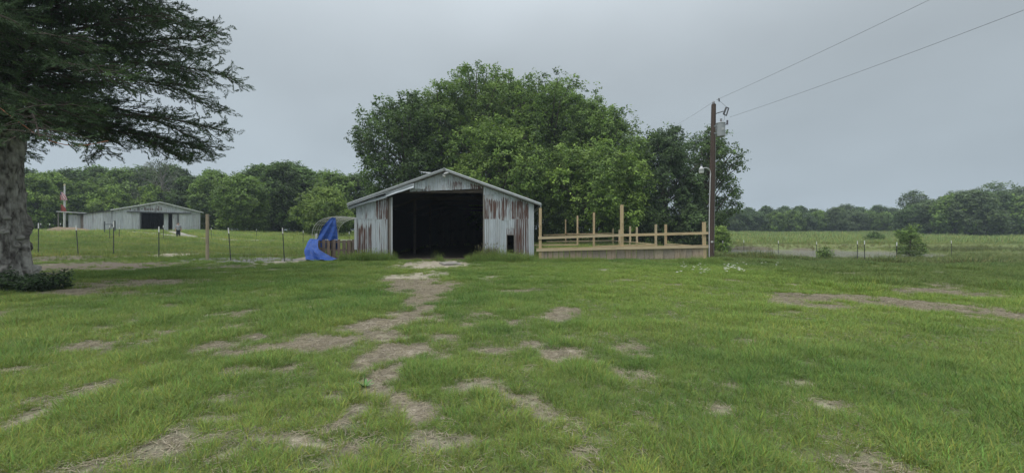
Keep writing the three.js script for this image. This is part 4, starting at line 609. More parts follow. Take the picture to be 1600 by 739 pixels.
// ---------------------------------------------------------------- timber pen beside the barn
{
  const pen = thing('timber_pen', 'unfinished livestock pen of new pale timber beside the barn', 'pen', [1.3, 0, -23.4]);
  const O = pen.position, r = mulberry(3), wm = () => M.newWood[Math.floor(r() * 3)];
  const L = (x, y, z) => V(x - O.x, y - O.y, z - O.z), P = (px, d) => (px - 800) / F * d, H = (py, d) => EYE - (py - 362) / F * d;
  const post = (px, d, topPy, w = 0.14) => { const x = P(px, d), top = H(topPy, d), lean = 0.02 * (r() - 0.5); part('post', bar(L(x, height(x, d) - 0.2, -d), L(x + lean * top, top, -d), w), wm(), pen); };
  post(844, 23.4, 325, 0.15); post(972, 23.75, 320, 0.16); post(928, 32.5, 332); post(902.5, 40, 337); post(884, 48.5, 343);
  post(1101, 24, 347, 0.16); post(1040.5, 30, 350.6); post(1025, 32.2, 350.6); post(995.6, 37, 355); post(985, 39, 353.5); post(968, 43, 359); post(958, 46.5, 357);
  const rail = (px0, py0, d0, px1, py1, d1, w = 0.14, t = 0.04, f = 0.1) => part('rail', bar(L(P(px0, d0), H(py0, d0), -d0 + f), L(P(px1, d1), H(py1, d1), -d1 + f), w, t), wm(), pen);
  rail(841, 372, 23.4, 973, 367.3, 23.6); rail(971, 367.6, 23.6, 1106, 364.2, 24);
  rail(838, 390.8, 23.4, 974, 387.4, 23.6, 0.15, 0.05); rail(972, 387.6, 23.6, 1106, 385.2, 24, 0.15, 0.05);
  rail(838, 388.2, 23.4, 1106, 383.0, 24, 0.03, 0.14, 0.06);
  rail(940, 409.5, 23.4, 1106, 406.0, 24, 0.11, 0.05);
  rail(838, 410.5, 23.4, 939, 409.3, 23.4, 0.11, 0.05);
  rail(849, 367.5, 49, 958, 364.5, 47); rail(854, 377.8, 49, 958, 376, 47); rail(833, 383, 40, 903, 382.4, 40); rail(930, 385.4, 32.5, 1027, 382, 32.3);
  rail(1101, 385, 24.1, 1042, 381, 30, 0.14, 0.04, 0); rail(1101, 366, 24.1, 1042, 365.5, 30, 0.14, 0.04, 0); rail(1025, 382, 32.3, 985, 378, 39, 0.14, 0.04, 0); rail(985, 378, 39, 958, 376, 46.5, 0.14, 0.04, 0); rail(972, 367.5, 23.8, 928, 366, 32.5, 0.14, 0.04, 0); rail(928, 366, 32.5, 902.5, 365.4, 40, 0.14, 0.04, 0); rail(902.5, 365.4, 40, 884, 365, 48.5, 0.14, 0.04, 0);
  // boards of the low front wall, each of its own width and tone
  const bm = [0, 1, 2, 3].map((k) => new THREE.MeshStandardMaterial({ map: woodTex(80 + k * 3, [[0.24, 0.185, 0.13], [0.27, 0.20, 0.14], [0.22, 0.18, 0.14], [0.28, 0.22, 0.16]][k], [[0.50, 0.41, 0.32], [0.54, 0.43, 0.33], [0.46, 0.39, 0.32], [0.56, 0.47, 0.36]][k]), roughness: 0.95 }));
  let px = 843; for (const w of [7, 6, 8, 9, 8, 9, 10, 9, 9, 8, 10, 12, 15, 14, 10, 8, 12, 7, 8, 14, 18, 9, 9, 10, 20, 18]) { const e = Math.min(px + w, 1105), d = lerp(23.4, 24, (px - 843) / 262), d1 = lerp(23.4, 24, (e - 843) / 262), g = 0.025 + 0.03 * r(); if (e > px + 2) part('board', box(P(px, d) + g / 2 - O.x, P(e, d1) - g / 2 - O.x, 0.0 + 0.03 * r(), H(388.5 - (px - 843) * 0.02, d), -d - O.z - 0.02, -d - O.z + 0.025 + 0.012 * r()), bm[Math.floor(r() * 4)], pen); px = e; }
  // board sides of the right-hand fence
  for (let k = 0; k < 9; k++) { const t0 = k / 9, t1 = (k + 1) / 9 - 0.01, a = V(lerp(P(1101, 24.2), P(1040.5, 30), t0), 0, -lerp(24.2, 30, t0)), c = V(lerp(P(1101, 24.2), P(1040.5, 30), t1), 0, -lerp(24.2, 30, t1)), w = a.distanceTo(c), g = new THREE.BoxGeometry(w, 0.66, 0.03); g.rotateY(-Math.atan2(c.z - a.z, c.x - a.x)).translate((a.x + c.x) / 2 - O.x - 0.04, 0.35, (a.z + c.z) / 2 - O.z); part('board', g, bm[k % 4], pen); }
}
// ---------------------------------------------------------------- utility pole, transformer, yard light, power lines
{
  const D = 26, base = on(1111.5, D), S = D / F, Y = (py) => EYE + (362 - py) * S - base.y, X = (px) => (px - 800) * S - base.x;
  const p = thing('utility_pole', 'tall dark brown wooden utility pole at the right end of the timber pen', 'utility pole', base.toArray());
  const poleM = new THREE.MeshStandardMaterial({ map: woodTex(91, [0.035, 0.026, 0.022], [0.115, 0.080, 0.062]), roughness: 0.95 });
  part('pole', limb([V(X(1111.5), -0.4, 0), V(X(1113.5), Y(280), 0), V(X(1115.8), Y(163.5), 0)], 0.19, 0.135, 18), poleM, p);
  part('pole_top', new THREE.CylinderGeometry(0.134, 0.136, 0.02, 18).translate(X(1115.8), Y(163.4), 0), poleM, p);
  const ins = part('insulator', [[0.07, 0.05], [0.10, 0.06], [0.07, 0.10], [0.09, 0.14], [0.05, 0.18]].map(([q, h]) => new THREE.CylinderGeometry(q * 0.75, q, 0.045, 14).translate(X(1115.5), Y(163) + h, 0)), std([0.20, 0.20, 0.21], 0.3), p);
  part('insulator_pin', new THREE.CylinderGeometry(0.02, 0.02, 0.2, 8).translate(X(1115.5), Y(163) + 0.05, 0), M.steel, ins);
  part('cutout_arm', bar(V(X(1117), Y(178.3), 0.05), V(X(1128.5), Y(175.2), 0.2), 0.05), std([0.10, 0.10, 0.105], 0.6), p);
  part('fuse_cutout', [bar(V(X(1132.5), Y(169.5), 0.22), V(X(1128.5), Y(180), 0.22), 0.09), bar(V(X(1136), Y(171), 0.24), V(X(1132.5), Y(182), 0.24), 0.06), bar(V(X(1131.8), Y(169), 0.23), V(X(1136.5), Y(171), 0.23), 0.05), bar(V(X(1128.3), Y(180), 0.23), V(X(1133), Y(182.5), 0.23), 0.05)], std([0.085, 0.085, 0.09], 0.5), p);
  part('lead_wire', [wire([V(X(1121), Y(156), 0.02), V(X(1126), Y(160), 0.08), V(X(1134), Y(170), 0.22)], 0.008), wire([V(X(1130), Y(182), 0.22), V(X(1130), Y(188), 0.2), V(X(1127.5), Y(191.5), 0.2)], 0.008)], std([0.05, 0.05, 0.05], 0.6), p);
  part('conduit', [wire([V(X(1107.6), Y(402), 0.10), V(X(1107.8), Y(340), 0.10), V(X(1109.4), Y(272), 0.10)], 0.026, 20, 8)], std([0.56, 0.57, 0.57], 0.5), p);
  part('ground_wire', wire([V(X(1117.2), Y(196), 0.15), V(X(1116), Y(290), 0.17), V(X(1113.5), Y(395), 0.2)], 0.009, 12, 5), std([0.25, 0.25, 0.25], 0.6), p);
  part('meter_tag', box(X(1109), X(1112.5), Y(379), Y(376.4), 0.19, 0.22), std([0.5, 0.5, 0.48], 0.6), p);
  // transformer
  const t = thing('transformer', 'grey can shaped transformer hung high on the utility pole', 'transformer', [base.x + X(1125), base.y + Y(214.5), -D + 0.15]), h = 21.5 * S;
  const grey = std([0.30, 0.32, 0.33], 0.55);
  part('tank', new THREE.LatheGeometry([[0, 0], [0.22, 0], [0.25, 0.03], [0.25, h - 0.05], [0.27, h - 0.04], [0.27, h], [0.16, h + 0.05], [0, h + 0.06]].map((q) => new THREE.Vector2(...q)), 28), grey, t);
  part('bushing', [0, 0.05, 0.1, 0.15].map((y, i) => new THREE.CylinderGeometry(0.045 + 0.02 * (i % 2), 0.06, 0.05, 12).translate(0.02, h + 0.08 + y, 0)), std([0.25, 0.24, 0.24], 0.3), t);
  part('arrester', [bar(V(0.27, h * 0.85, 0.05), V(0.36, h * 0.95, 0.05), 0.05), ...[0, 0.07, 0.14, 0.21].map((y) => new THREE.CylinderGeometry(0.05, 0.06, 0.06, 10).translate(0.38, h * 0.9 + y, 0.05))], std([0.09, 0.09, 0.10], 0.4), t);
  part('bracket', [box(-0.42, -0.2, h * 0.72, h * 0.8, -0.12, 0.02), box(-0.42, -0.2, h * 0.22, h * 0.3, -0.12, 0.02)], M.steel, t);
  part('name_plate', box(-0.07, 0.1, h * 0.42, h * 0.6, 0.238, 0.262), std([0.42, 0.43, 0.43], 0.5), t);
  // yard light
  const yl = thing('yard_light', 'white yard light on a curved arm, left side of the utility pole', 'lamp', [base.x + X(1109.4), base.y + Y(272), -D + 0.1]), x = (px) => X(px) - X(1109.4), y = (py) => Y(py) - Y(272);
  const ym = std([0.56, 0.57, 0.57], 0.45);
  part('arm', wire([V(0, -0.2, 0), V(0.01, 0.05, 0.01), V(x(1107.6), y(266), 0.05), V(x(1103), y(263.3), 0.1), V(x(1095.5), y(263.6), 0.12)], 0.028, 24, 8), ym, yl);
  part('housing', new THREE.LatheGeometry([[0, 0.30], [0.05, 0.30], [0.07, 0.22], [0.13, 0.18], [0.15, 0.02], [0, 0.02]].map((q) => new THREE.Vector2(...q)), 20).translate(x(1094), y(268), 0.12), ym, yl);
  part('lens', new THREE.CylinderGeometry(0.16, 0.13, 0.13, 20).translate(x(1094), y(269.6), 0.12), std([0.66, 0.67, 0.66], 0.25), yl);
  part('photocell', new THREE.CylinderGeometry(0.05, 0.055, 0.12, 12).translate(x(1094), y(268) + 0.35, 0.12), std([0.13, 0.15, 0.16], 0.4), yl);
  // lines
  const dark = std([0.13, 0.135, 0.14], 0.7), sag = (a, b, s, n = 14) => { const out = []; for (let i = 0; i <= n; i++) { const u = i / n, q = a.clone().lerp(b, u); q.y -= s * 4 * u * (1 - u); out.push(q); } return out; };
  const top = pt(1120, 156, D - 0.02), l1 = part('power_line', wire(sag(top, pt(1440, 0, 14.2).add(V(1.9, 0.1, 14)), 0.25), 0.007, 40, 6), dark); tag(l1, 'upper thin power line running from the pole top to the upper right', 'power line');
  const l2 = part('power_line', wire(sag(pt(1141, 183, D - 0.25), pt(1592, 0, 12.4).add(V(2.6, 0.15, 12)), 0.3), 0.007, 40, 6), dark); tag(l2, 'lower thin power line running from the fuse cutout to the upper right', 'power line');
  const l3 = part('power_line', wire(sag(pt(1116, 158.5, D), pt(1020, 207, 78), 0.5), 0.007, 40, 6), dark); tag(l3, 'thin power line from the pole top going away left behind the trees', 'power line');
  const bulb = part('line_clamp', [bar(pt(1124, 153.5, D), pt(1124.5, 158, D), 0.06), new THREE.CylinderGeometry(0.05, 0.03, 0.1, 8).translate(...pt(1124.4, 157.5, D).toArray())], dark); tag(bulb, 'small dark clamp on the upper power line just right of the pole top', 'clamp');
}
// ---------------------------------------------------------------- fences of T posts with white tips
{
  M.greyPost = new THREE.MeshStandardMaterial({ map: woodTex(97, [0.22, 0.18, 0.12], [0.42, 0.36, 0.25]), roughness: 0.95 });
  const green = std([0.045, 0.05, 0.045], 0.6), white = std([0.72, 0.72, 0.70], 0.6), steel = std([0.22, 0.22, 0.22], 0.5, { metalness: 0.5 });
  function fence(label, posts, wires, w = 0.045) {
    const f = thing('wire_fence', label, 'fence', on(posts[0][0], posts[0][1]).toArray()), O = f.position, tops = [];
    for (const [px, d, py, lean = 0, wood] of posts) {
      const b = on(px, d), H = EYE - (py - 362) / F * d, t = V(b.x + lean, H, b.z); tops.push([b, t]); const l = (v) => v.clone().sub(O);
      if (wood) { part('wooden_post', bar(l(V(b.x, b.y - 0.3, b.z)), l(t), 0.12, 0.12), M.greyPost, f); part('post_clip', bar(l(V(b.x - 0.1, H - 0.08, b.z + 0.02)), l(V(b.x + 0.25, H - 0.1, b.z + 0.02)), 0.02), steel, f); continue; }
      const c = t.clone().lerp(b, 0.17), g = [bar(l(V(b.x, b.y - 0.2, b.z)), l(c), w, 0.012), bar(l(V(b.x, b.y - 0.2, b.z - 0.02)), l(V(c.x, c.y, c.z - 0.02)), 0.012, w)], p = part('post', g, green, f);
      part('white_tip', [bar(l(c), l(t), w * 1.15, 0.016), bar(l(V(c.x, c.y, c.z - 0.02)), l(V(t.x, t.y, t.z - 0.02)), 0.016, w)], white, p);
    }
    for (const k of wires) for (let i = 0; i < tops.length - 1; i++) { const a = tops[i], b = tops[i + 1], A = a[0].clone().lerp(a[1], k).sub(O), B = b[0].clone().lerp(b[1], k).sub(O), m = A.clone().lerp(B, 0.5); m.y -= 0.02; part('fence_wire', wire([A.add(V(0, 0, 0.03)), m.add(V(0, 0, 0.03)), B.add(V(0, 0, 0.03))], 0.004, 6, 4), steel, f); }
    return f;
  }
  fence('wire fence of white tipped T posts and one wooden post across the left yard', [[-30, 30, 350], [58, 29, 348.5, 0.02], [121, 28, 352, -0.17], [176, 27, 346], [247, 24.5, 354], [323, 23.8, 334.5, 0, 1], [360, 23, 356, -0.15], [444, 22.6, 356, -0.12], [494, 24.2, 365, 0.02]], [0.2, 0.42, 0.62, 0.8]);
  fence('second wire fence of thin white tipped posts far out in the left pasture', [[170, 44, 352], [185, 46, 355], [254, 46, 352], [329, 50, 356], [400, 56, 358], [473, 48.5, 360], [545, 46, 362]], [0.35, 0.7], 0.05);
  fence('wire fence of white tipped T posts along the pond on the right', [[1130, 43, 376], [1163, 42, 375], [1217, 41, 376], [1277, 39.5, 377.5], [1341, 36, 376.5], [1352, 32, 376], [1402, 28, 378.5, 0.03], [1488, 42, 376], [1620, 40, 376]], [0.3, 0.55, 0.82]);
  fence('short fence line left of the flagpole in front of the far trees', [[62, 66, 349], [76, 66, 349.5], [93, 66, 349]], [0.96, 0.5], 0.12);
  // field gate in front of the far barn
  const g = thing('field_gate', 'short dark pipe gate frame standing in front of the far barn wall', 'gate', on(162, 52).toArray()), S = 52 / F, pm = std([0.07, 0.08, 0.085], 0.6);
  part('gate_post', bar(V(0, -0.2, 0), V(0, 18 * S, 0), 0.09), pm, g); part('gate_post', bar(V(16 * S, -0.2, 0), V(16 * S, 19 * S, 0), 0.12), pm, g); part('top_rail', bar(V(0, 13.5 * S, 0.06), V(16 * S, 13.5 * S, 0.06), 0.07), pm, g); part('box', box(12.6 * S, 15 * S, 9.5 * S, 14 * S, -0.04, 0.12), pm, g);
}
// ---------------------------------------------------------------- wire hoops, pallets and blue tarp left of the barn
{
  const d0 = 24.3, xa = (487 - 800) / F * d0, R = 1.62, xc = xa + R, y0 = 1.12, wm = std([0.42, 0.43, 0.37], 0.6);
  const h = thing('wire_hoop', 'arched wire panel frame over the pallets beside the barn', 'hoop frame', [xc, 0, -d0]);
  const arc = (z, q) => V(-Math.sign(Math.cos(q)) * Math.pow(Math.abs(Math.cos(q)), 0.9) * R, y0 + Math.pow(Math.abs(Math.sin(q)), 0.62) * 1.36, z);
  const N = 18; for (let k = 0; k <= N; k += 1.5) { const z = -k * 0.2, P = []; for (let i = 0; i <= 16; i++) P.push(arc(z + 0.03 * noise2(k, i * 0.4), i / 16 * Math.PI)); part('hoop_wire', wire(P, k % 6 ? 0.008 : 0.015, 26, 5), wm, h); }
  for (let i = 0; i <= 12; i++) { const q = i / 12 * Math.PI, P = []; for (let k = 0; k <= 6; k++) P.push(arc(-N * 0.2 * k / 6, q).add(V(0, 0.02 * (noise2(k, i) - 0.5), 0))); part('long_wire', wire(P, 0.008, 10, 5), wm, h); }
  part('base_rail', [bar(V(-R - 0.05, y0 + 0.02, 0.12), V(R * 0.55, y0 + 0.0, 0.12), 0.035), bar(V(-R + 0.05, y0, 0.05), V(-R + 0.05, y0, -N * 0.2), 0.04)], std([0.6, 0.6, 0.58], 0.5), h);
  for (const [x, top] of [[-R + 0.35, 1.48], [R * 0.86, 1.28]]) part('stake', bar(V(x, 0.0, 0.16), V(x - 0.05, top, 0.16), 0.05), std([0.62, 0.62, 0.58], 0.6), h);
  // pallets on edge
  const pal = (label, x, z, turn, seed) => {
    const t = thing('pallet', label, 'pallet', [x, 0.02, z], turn, null), r = mulberry(seed);
    for (let i = 0; i < 4; i++) { const w = 0.15 + 0.04 * r(), a = -0.55 + i * 0.285; part('slat', box(a, a + w, 0.03 * r(), 1.08 + 0.05 * r(), 0.05, 0.07 + 0.004 * r()), M.palletWood[Math.floor(r() * 3)], t); }
    for (const y of [0.08, 0.52, 0.98]) part('stringer', box(-0.56, 0.58, y - 0.045, y + 0.045, -0.05, 0.048), M.palletWood[1], t);
    for (let i = 0; i < 5; i++) part('back_slat', box(-0.54 + i * 0.25, -0.44 + i * 0.25, 0.02, 1.06, -0.072, -0.052), M.palletWood[2], t);
    return t;
  };
  pal('weathered wooden pallet on edge below the wire hoops, next to the blue tarp', xc - 0.95, -24.15, 0, 5); pal('weathered wooden pallet on edge between the tarp pallet and the barn corner', xc + 0.25, -24.1, 0.03, 6); pal('weathered wooden pallet closest to the barn corner, half behind its wall', xc + 1.4, -24.05, -0.02, 7);
  pal('weathered wooden pallet on edge forming the left end wall under the hoops', xc - R + 0.02, -24.95, Math.PI / 2, 8);
  // blue tarp: one piece over the hoops, one hanging down the corner onto the grass
  const grid = (n, m, f) => { const pos = [], uv = [], idx = []; for (let i = 0; i <= n; i++) for (let j = 0; j <= m; j++) { const p = f(i / n, j / m); pos.push(p.x, p.y, p.z); uv.push(i / n * 3, j / m * 3); if (i && j) { const o = i * (m + 1) + j, q = o - m - 1; idx.push(q - 1, o - 1, q, q, o - 1, o); } } const g = new THREE.BufferGeometry(); g.setAttribute('position', new THREE.Float32BufferAttribute(pos, 3)); g.setAttribute('uv', new THREE.Float32BufferAttribute(uv, 2)); g.setIndex(idx); g.computeVertexNormals(); return g; };
  const tarp = thing('blue_tarp', 'bright blue tarp hanging off the wire hoops and down onto the grass', 'tarp', [xa, 0, -23.6]), O = tarp.position;
  const tm = new THREE.MeshStandardMaterial({ map: tex(256, 256, (u, v) => { const f = fbm(u * 5, v * 5, 4), c = Math.abs(noise2(u * 9 + 3 * v, v * 7) - 0.5) < 0.03 ? 1.35 : 1, dirt = ss(0.58, 0.75, fbm(u * 4 + 9, v * 4 + 2, 3)), k = (0.7 + 0.6 * f) * c; return mixc([0.009 * k, 0.058 * k, 0.27 * k], [0.06, 0.085, 0.16], 0.45 * dirt); }), roughness: 0.7, side: THREE.DoubleSide, bumpMap: tex(256, 256, (u, v, i, j) => { const k = 0.5 * fbm(u * 5, v * 5, 3) + 0.25 * ((i >> 1) % 2 ^ (j >> 1) % 2) * 0.2 + 0.4 * noise2(u * 11 + v * 5, v * 3); return [k, k, k]; }, false), bumpScale: 0.02 });
  const mix4 = (A, B, C, Dp, s, t) => A.clone().lerp(B, s).lerp(Dp.clone().lerp(C, s), t);
  const lower = grid(36, 36, (s, t) => {               // s: left -> right along the top and bottom, t: top -> bottom
    const A = pt(483, 373, 24.1), B = pt(498, 373.5, 24.0), C = pt(531, 409, 23.0), Dp = pt(479.5, 412, 22.6), p = mix4(A, B, C, Dp, s, t), bend = Math.sin(Math.PI * t);
    p.x -= 0.42 * bend * s; p.x -= 0.06 * bend * (1 - s); p.z += 0.25 * bend + 0.10 * Math.sin(s * 9 + t * 2.5) * t + 0.12 * (fbm(s * 4 + t * 2, t * 5 - s * 3, 3) - 0.5) + 0.07 * Math.sin(t * 15 + s * 7) * t * (1 - t) * 2;
    if (t > 0.9) { p.z += (t - 0.9) * 3.2; p.y = Math.max(p.y, 0.05 + 0.04 * noise2(s * 8, t * 20)); } p.y += 0.05 * Math.sin(s * 13 + 1) * t; return p.sub(O);
  });
  part('hanging_sheet', lower, tm, tarp);
  const upper = grid(26, 26, (s, t) => {               // over the hoop shoulder: t 0 at the peak
    const top = V(xc - R * lerp(0.34, 0.16, s), y0 + 1.30, -d0 - 0.05), A = V(xc - R + 0.34, y0 - 0.02, -d0 + 0.20), B = V(xc - R * 0.02, y0 - 0.05, -d0 + 0.18), p = top.clone().lerp(A.clone().lerp(B, s), t); p.x -= 0.10 * Math.sin(Math.PI * t) * (1 - s); p.z += 0.07 * Math.sin(s * 14 + t * 5) * t + 0.06 * (fbm(s * 5, t * 4, 3) - 0.5); p.y += 0.03 * Math.sin(s * 20) * t; return p.sub(O);
  });
  part('upper_sheet', upper, tm, tarp);
  part('inner_sheet', grid(16, 16, (s, t) => V(xc - R * lerp(0.8, 0.05, s), y0 * (1 - 0.62 * t * (0.6 + 0.4 * s)), -d0 - 0.12 - 0.15 * Math.sin(s * 8 + t) * 0.3).sub(O)), tm, tarp);
}
// ---------------------------------------------------------------- flagpole, cord in the cedar, bush at its foot
{
  const D = 64, b = on(99.5, D), S = D / F, Y = (py) => EYE + (362 - py) * S - b.y, f = thing('flagpole', 'white flagpole with two limp flags left of the far barn', 'flagpole', b.toArray());
  part('pole', cyl(0.16, 0.09, Y(290), 10), std([0.58, 0.58, 0.55], 0.5), f); part('finial', new THREE.SphereGeometry(0.13, 10, 8).translate(0, Y(289), 0), std([0.5, 0.45, 0.25], 0.4), f);
  const cloth = (top, bot, w, paint) => { const n = 14, m = 16, pos = [], col = [], idx = []; for (let i = 0; i <= n; i++) for (let j = 0; j <= m; j++) { const s = i / n, t = j / m, fold = 0.28 * Math.sin(s * 11 + t * 2), x = 0.12 + w * s * (0.35 + 0.65 * t) + 0.05 * fold, y = lerp(top, bot, t) - 0.5 * s * (1 - t) * (top - bot) * 0.5; pos.push(x - w * 0.45, y, fold * (0.4 + 0.5 * s) + 0.25); col.push(...paint(s, t)); if (i && j) { const o = i * (m + 1) + j, q = o - m - 1; idx.push(q - 1, o - 1, q, q, o - 1, o); } } const g = new THREE.BufferGeometry(); g.setAttribute('position', new THREE.Float32BufferAttribute(pos, 3)); g.setAttribute('color', new THREE.Float32BufferAttribute(col, 3)); g.setIndex(idx); g.computeVertexNormals(); return g; };
  const fm = new THREE.MeshStandardMaterial({ vertexColors: true, roughness: 0.9, side: THREE.DoubleSide });
  tag(part('flag', cloth(Y(298.5), Y(313), 0.95, (s, t) => t < 0.42 && s < 0.5 ? [0.05, 0.06, 0.16] : Math.floor(s * 13) % 2 ? [0.62, 0.60, 0.58] : [0.42, 0.06, 0.07]), fm, f), 'limp striped red, white and blue flag');
  tag(part('flag', cloth(Y(319), Y(332), 0.75, () => [0.30, 0.07, 0.045]), fm, f), 'limp dull red flag');
  const cord = part('orange_cord', wire([pt(-60, 120, 9.4), pt(0, 170, 9.6), pt(26, 189, 9.7), pt(58, 211, 9.8), pt(90, 224, 9.9), pt(125, 227.5, 10.1), pt(168, 220, 10.4)], 0.010, 60, 7), std([0.34, 0.13, 0.075], 0.8)); tag(cord, 'orange cord sagging from the upper left past the cedar trunk', 'cord');
  // leafy bush at the foot of the cedar
  const bp = on(28, 11.2), bush = thing('leafy_bush', 'low dark leafy bush at the foot of the cedar', 'shrub', bp.toArray()), r = mulberry(44), L = []; for (let i = 0; i < 26; i++) L.push({ c: V((r() - 0.5) * 1.9, 0.08 + 0.22 * r(), (r() - 0.5) * 0.9), r: 0.17 + 0.1 * r() });
  part('leaves', crownGeo(45, L, { twigs: 30, leaves: 8, size: 0.085, tint: [[0.025, 0.05, 0.018], [0.055, 0.10, 0.03]] }), M.leaf, bush); part('stems', L.map((q) => limb([V(q.c.x * 0.5, -0.03, q.c.z * 0.5), q.c.clone()], 0.008, 0.004, 4)), M.bark, bush);
  const dp = on(569, 4.25), dock = thing('dock_weed', 'single broad leaved weed growing on the bare dirt in the foreground', 'weed', dp.toArray()), lf = []; for (let i = 0; i < 7; i++) { const a = i * 2.4, len = 0.07 + 0.06 * r(), g = new THREE.PlaneGeometry(0.028, len, 2, 5).translate(0, len / 2, 0), p = g.attributes.position; for (let k = 0; k < p.count; k++) { const t = p.getY(k) / len; p.setXYZ(k, p.getX(k) * Math.sin(Math.PI * (0.12 + 0.8 * t)) * 1.2, p.getY(k), 0.05 * t * t + 0.3 * Math.abs(p.getX(k))); } g.rotateX(0.25 + 0.5 * r()).rotateY(a); lf.push(g); }
  part('leaf', lf[0], std([0.10, 0.21, 0.06], 0.8, { side: THREE.DoubleSide }), dock); for (const g of lf.slice(1)) part('leaf', g, dock.children[0].material, dock); part('stem', cyl(0.006, 0.003, 0.15, 6), dock.children[0].material, dock);
  for (const c of dock.children) c.geometry.computeVertexNormals();
}
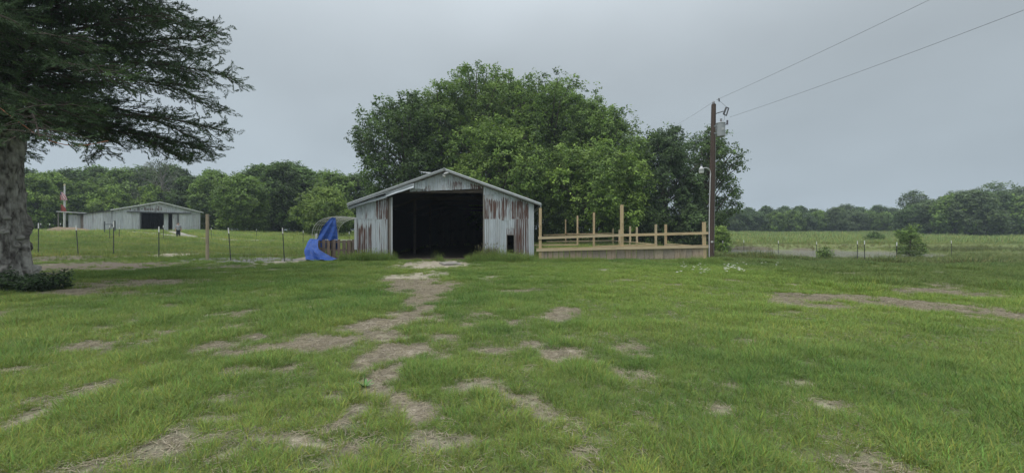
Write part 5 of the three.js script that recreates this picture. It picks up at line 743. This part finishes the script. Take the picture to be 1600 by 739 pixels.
// ---------------------------------------------------------------- the person by the far barn
{
  const D = 48.8, b = on(277.5, D); b.y += 0.005;
  const P = thing('person', 'person in a grey shirt and dark trousers standing on the drive near the far barn', 'person', b.toArray(), 0.62);
  const seg = (p, a, c, ra, rc) => { const ab = c.clone().sub(a), t = clamp(p.clone().sub(a).dot(ab) / ab.lengthSq(), 0, 1); return p.distanceTo(a.clone().addScaledVector(ab, t)) - lerp(ra, rc, t); };
  const smin = (list, k = 0.03) => { let s = 0; for (const v of list) s += Math.exp(-v / k); return -k * Math.log(s + 1e-30); };
  function field(fn, c, half, res) { const mc = new MarchingCubes(res, new THREE.MeshStandardMaterial(), false, false, 200000); mc.isolation = 0; const p = V(); for (let k = 0; k < res; k++) for (let j = 0; j < res; j++) for (let i = 0; i < res; i++) { p.set(i, j, k).multiplyScalar(2 / res).addScalar(-1).multiplyScalar(half).add(c); mc.field[i + j * res + k * res * res] = -fn(p); } mc.update(); const n = mc.count, g = new THREE.BufferGeometry(); g.setAttribute('position', new THREE.Float32BufferAttribute(Float32Array.from(mc.positionArray.subarray(0, n * 3)), 3)); g.setAttribute('normal', new THREE.Float32BufferAttribute(Float32Array.from(mc.normalArray.subarray(0, n * 3)), 3)); g.scale(half, half, half).translate(c.x, c.y, c.z); return g; }
  const J = { neck: V(0, 1.50, 0), head: V(0, 1.63, 0.015), chest: V(0, 1.32, 0), waist: V(0, 1.08, 0.01), hip: V(0, 0.95, 0) };
  const arm = (s) => [V(0.185 * s, 1.42, -0.01), V(0.25 * s, 1.15, -0.03), V(0.27 * s, 0.90, 0.05)], leg = (s) => [V(0.095 * s, 0.92, 0), V(0.11 * s, 0.50, 0.02 * s), V(0.12 * s, 0.09, -0.03)];
  const bones = (p, fat = 0) => { const l = [seg(p, J.waist, J.chest, 0.135 + fat, 0.15 + fat), seg(p, V(-0.14, 1.41, 0), V(0.14, 1.41, 0), 0.085 + fat, 0.085 + fat), seg(p, J.hip, J.waist, 0.15 + fat, 0.135 + fat)]; return l; };
  const limbs = (p, f = 0) => { const l = []; for (const s of [-1, 1]) { const a = arm(s), g = leg(s); l.push(seg(p, a[0], a[1], 0.058 + f, 0.045 + f), seg(p, a[1], a[2], 0.043 + f, 0.03 + f), seg(p, g[0], g[1], 0.092 + f, 0.062 + f), seg(p, g[1], g[2], 0.06 + f, 0.042 + f), seg(p, g[2], V(g[2].x + 0.01 * s, 0.045, 0.14), 0.045 + f, 0.035 + f)); } return l; };
  const hand = (p) => { const l = []; for (const s of [-1, 1]) { const w = arm(s)[2]; l.push(seg(p, w, V(w.x + 0.005 * s, w.y - 0.08, w.z + 0.012), 0.03, 0.036)); for (let k = 0; k < 4; k++) { const z = w.z - 0.022 + 0.02 * k, y = w.y - 0.085; l.push(seg(p, V(w.x + 0.004 * s, y, z), V(w.x - 0.004 * s, y - 0.075 + 0.012 * Math.abs(k - 1.6), z + 0.012), 0.0105, 0.009)); } l.push(seg(p, V(w.x, w.y - 0.035, w.z + 0.03), V(w.x - 0.012 * s, w.y - 0.095, w.z + 0.06), 0.013, 0.010)); } return smin(l, 0.006); };
  const face = (p) => { const q = p.clone().sub(J.head), e = Math.sqrt((q.x / 0.075) ** 2 + (q.y / 0.115) ** 2 + (q.z / 0.095) ** 2); const l = [(e - 1) * 0.085, seg(p, V(0, 1.58, 0.03), V(0, 1.545, 0.06), 0.05, 0.032), seg(p, V(0, 1.645, 0.10), V(0, 1.61, 0.122), 0.008, 0.014), seg(p, V(0, 1.46, -0.01), V(0, 1.58, 0), 0.058, 0.055)]; for (const s of [-1, 1]) l.push(seg(p, V(0.076 * s, 1.60, 0), V(0.08 * s, 1.64, -0.008), 0.012, 0.016)); return smin(l, 0.014); };
  const skin = std([0.42, 0.27, 0.20], 0.7), body = field((p) => smin([smin([...bones(p), ...limbs(p)]), face(p), hand(p)], 0.012), V(0, 0.9, 0.02), 0.95, 118);
  part('body', body, skin, P);
  part('shirt', field((p) => Math.max(smin([...bones(p, 0.016), ...[-1, 1].map((s) => { const a = arm(s); return seg(p, a[0], a[0].clone().lerp(a[1], 0.85), 0.078, 0.066); })]), -(p.y - 0.90), p.y - 1.485), V(0, 1.2, 0), 0.42, 64), std([0.30, 0.31, 0.34], 0.95), P);
  part('trousers', field((p) => Math.max(smin([seg(p, J.hip, V(0, 1.0, 0), 0.158, 0.15), ...[-1, 1].flatMap((s) => { const g = leg(s); return [seg(p, g[0], g[1], 0.108, 0.082), seg(p, g[1], g[2], 0.08, 0.072)]; })]), p.y - 1.0, -(p.y - 0.07)), V(0, 0.55, 0), 0.6, 72), std([0.025, 0.03, 0.042], 0.95), P);
  part('hair', field((p) => { const q = p.clone().sub(V(0, 1.65, -0.005)), e = Math.sqrt((q.x / 0.086) ** 2 + (q.y / 0.115) ** 2 + (q.z / 0.102) ** 2); return Math.max((e - 1) * 0.09, 0.2 * (p.z - 0.06) - (p.y - 1.66), (p.z - 0.075) * (p.y < 1.69 ? 1 : 0.01)); }, V(0, 1.65, 0), 0.18, 40), std([0.05, 0.035, 0.025], 0.9), P);
  for (const s of [-1, 1]) part('shoe', new THREE.SphereGeometry(1, 16, 10).scale(0.052, 0.05, 0.14).translate(0.125 * s, 0.045, 0.05), std([0.05, 0.045, 0.04], 0.8), P);
  for (const s of [-1, 1]) part('eye', new THREE.SphereGeometry(0.012, 8, 6).translate(0.03 * s, 1.648, 0.10), std([0.08, 0.06, 0.05], 0.3), P);
  part('mouth', box(-0.022, 0.022, 1.563, 1.569, 0.095, 0.099), std([0.30, 0.13, 0.11], 0.7), P);
}
renderer.render(scene, camera);
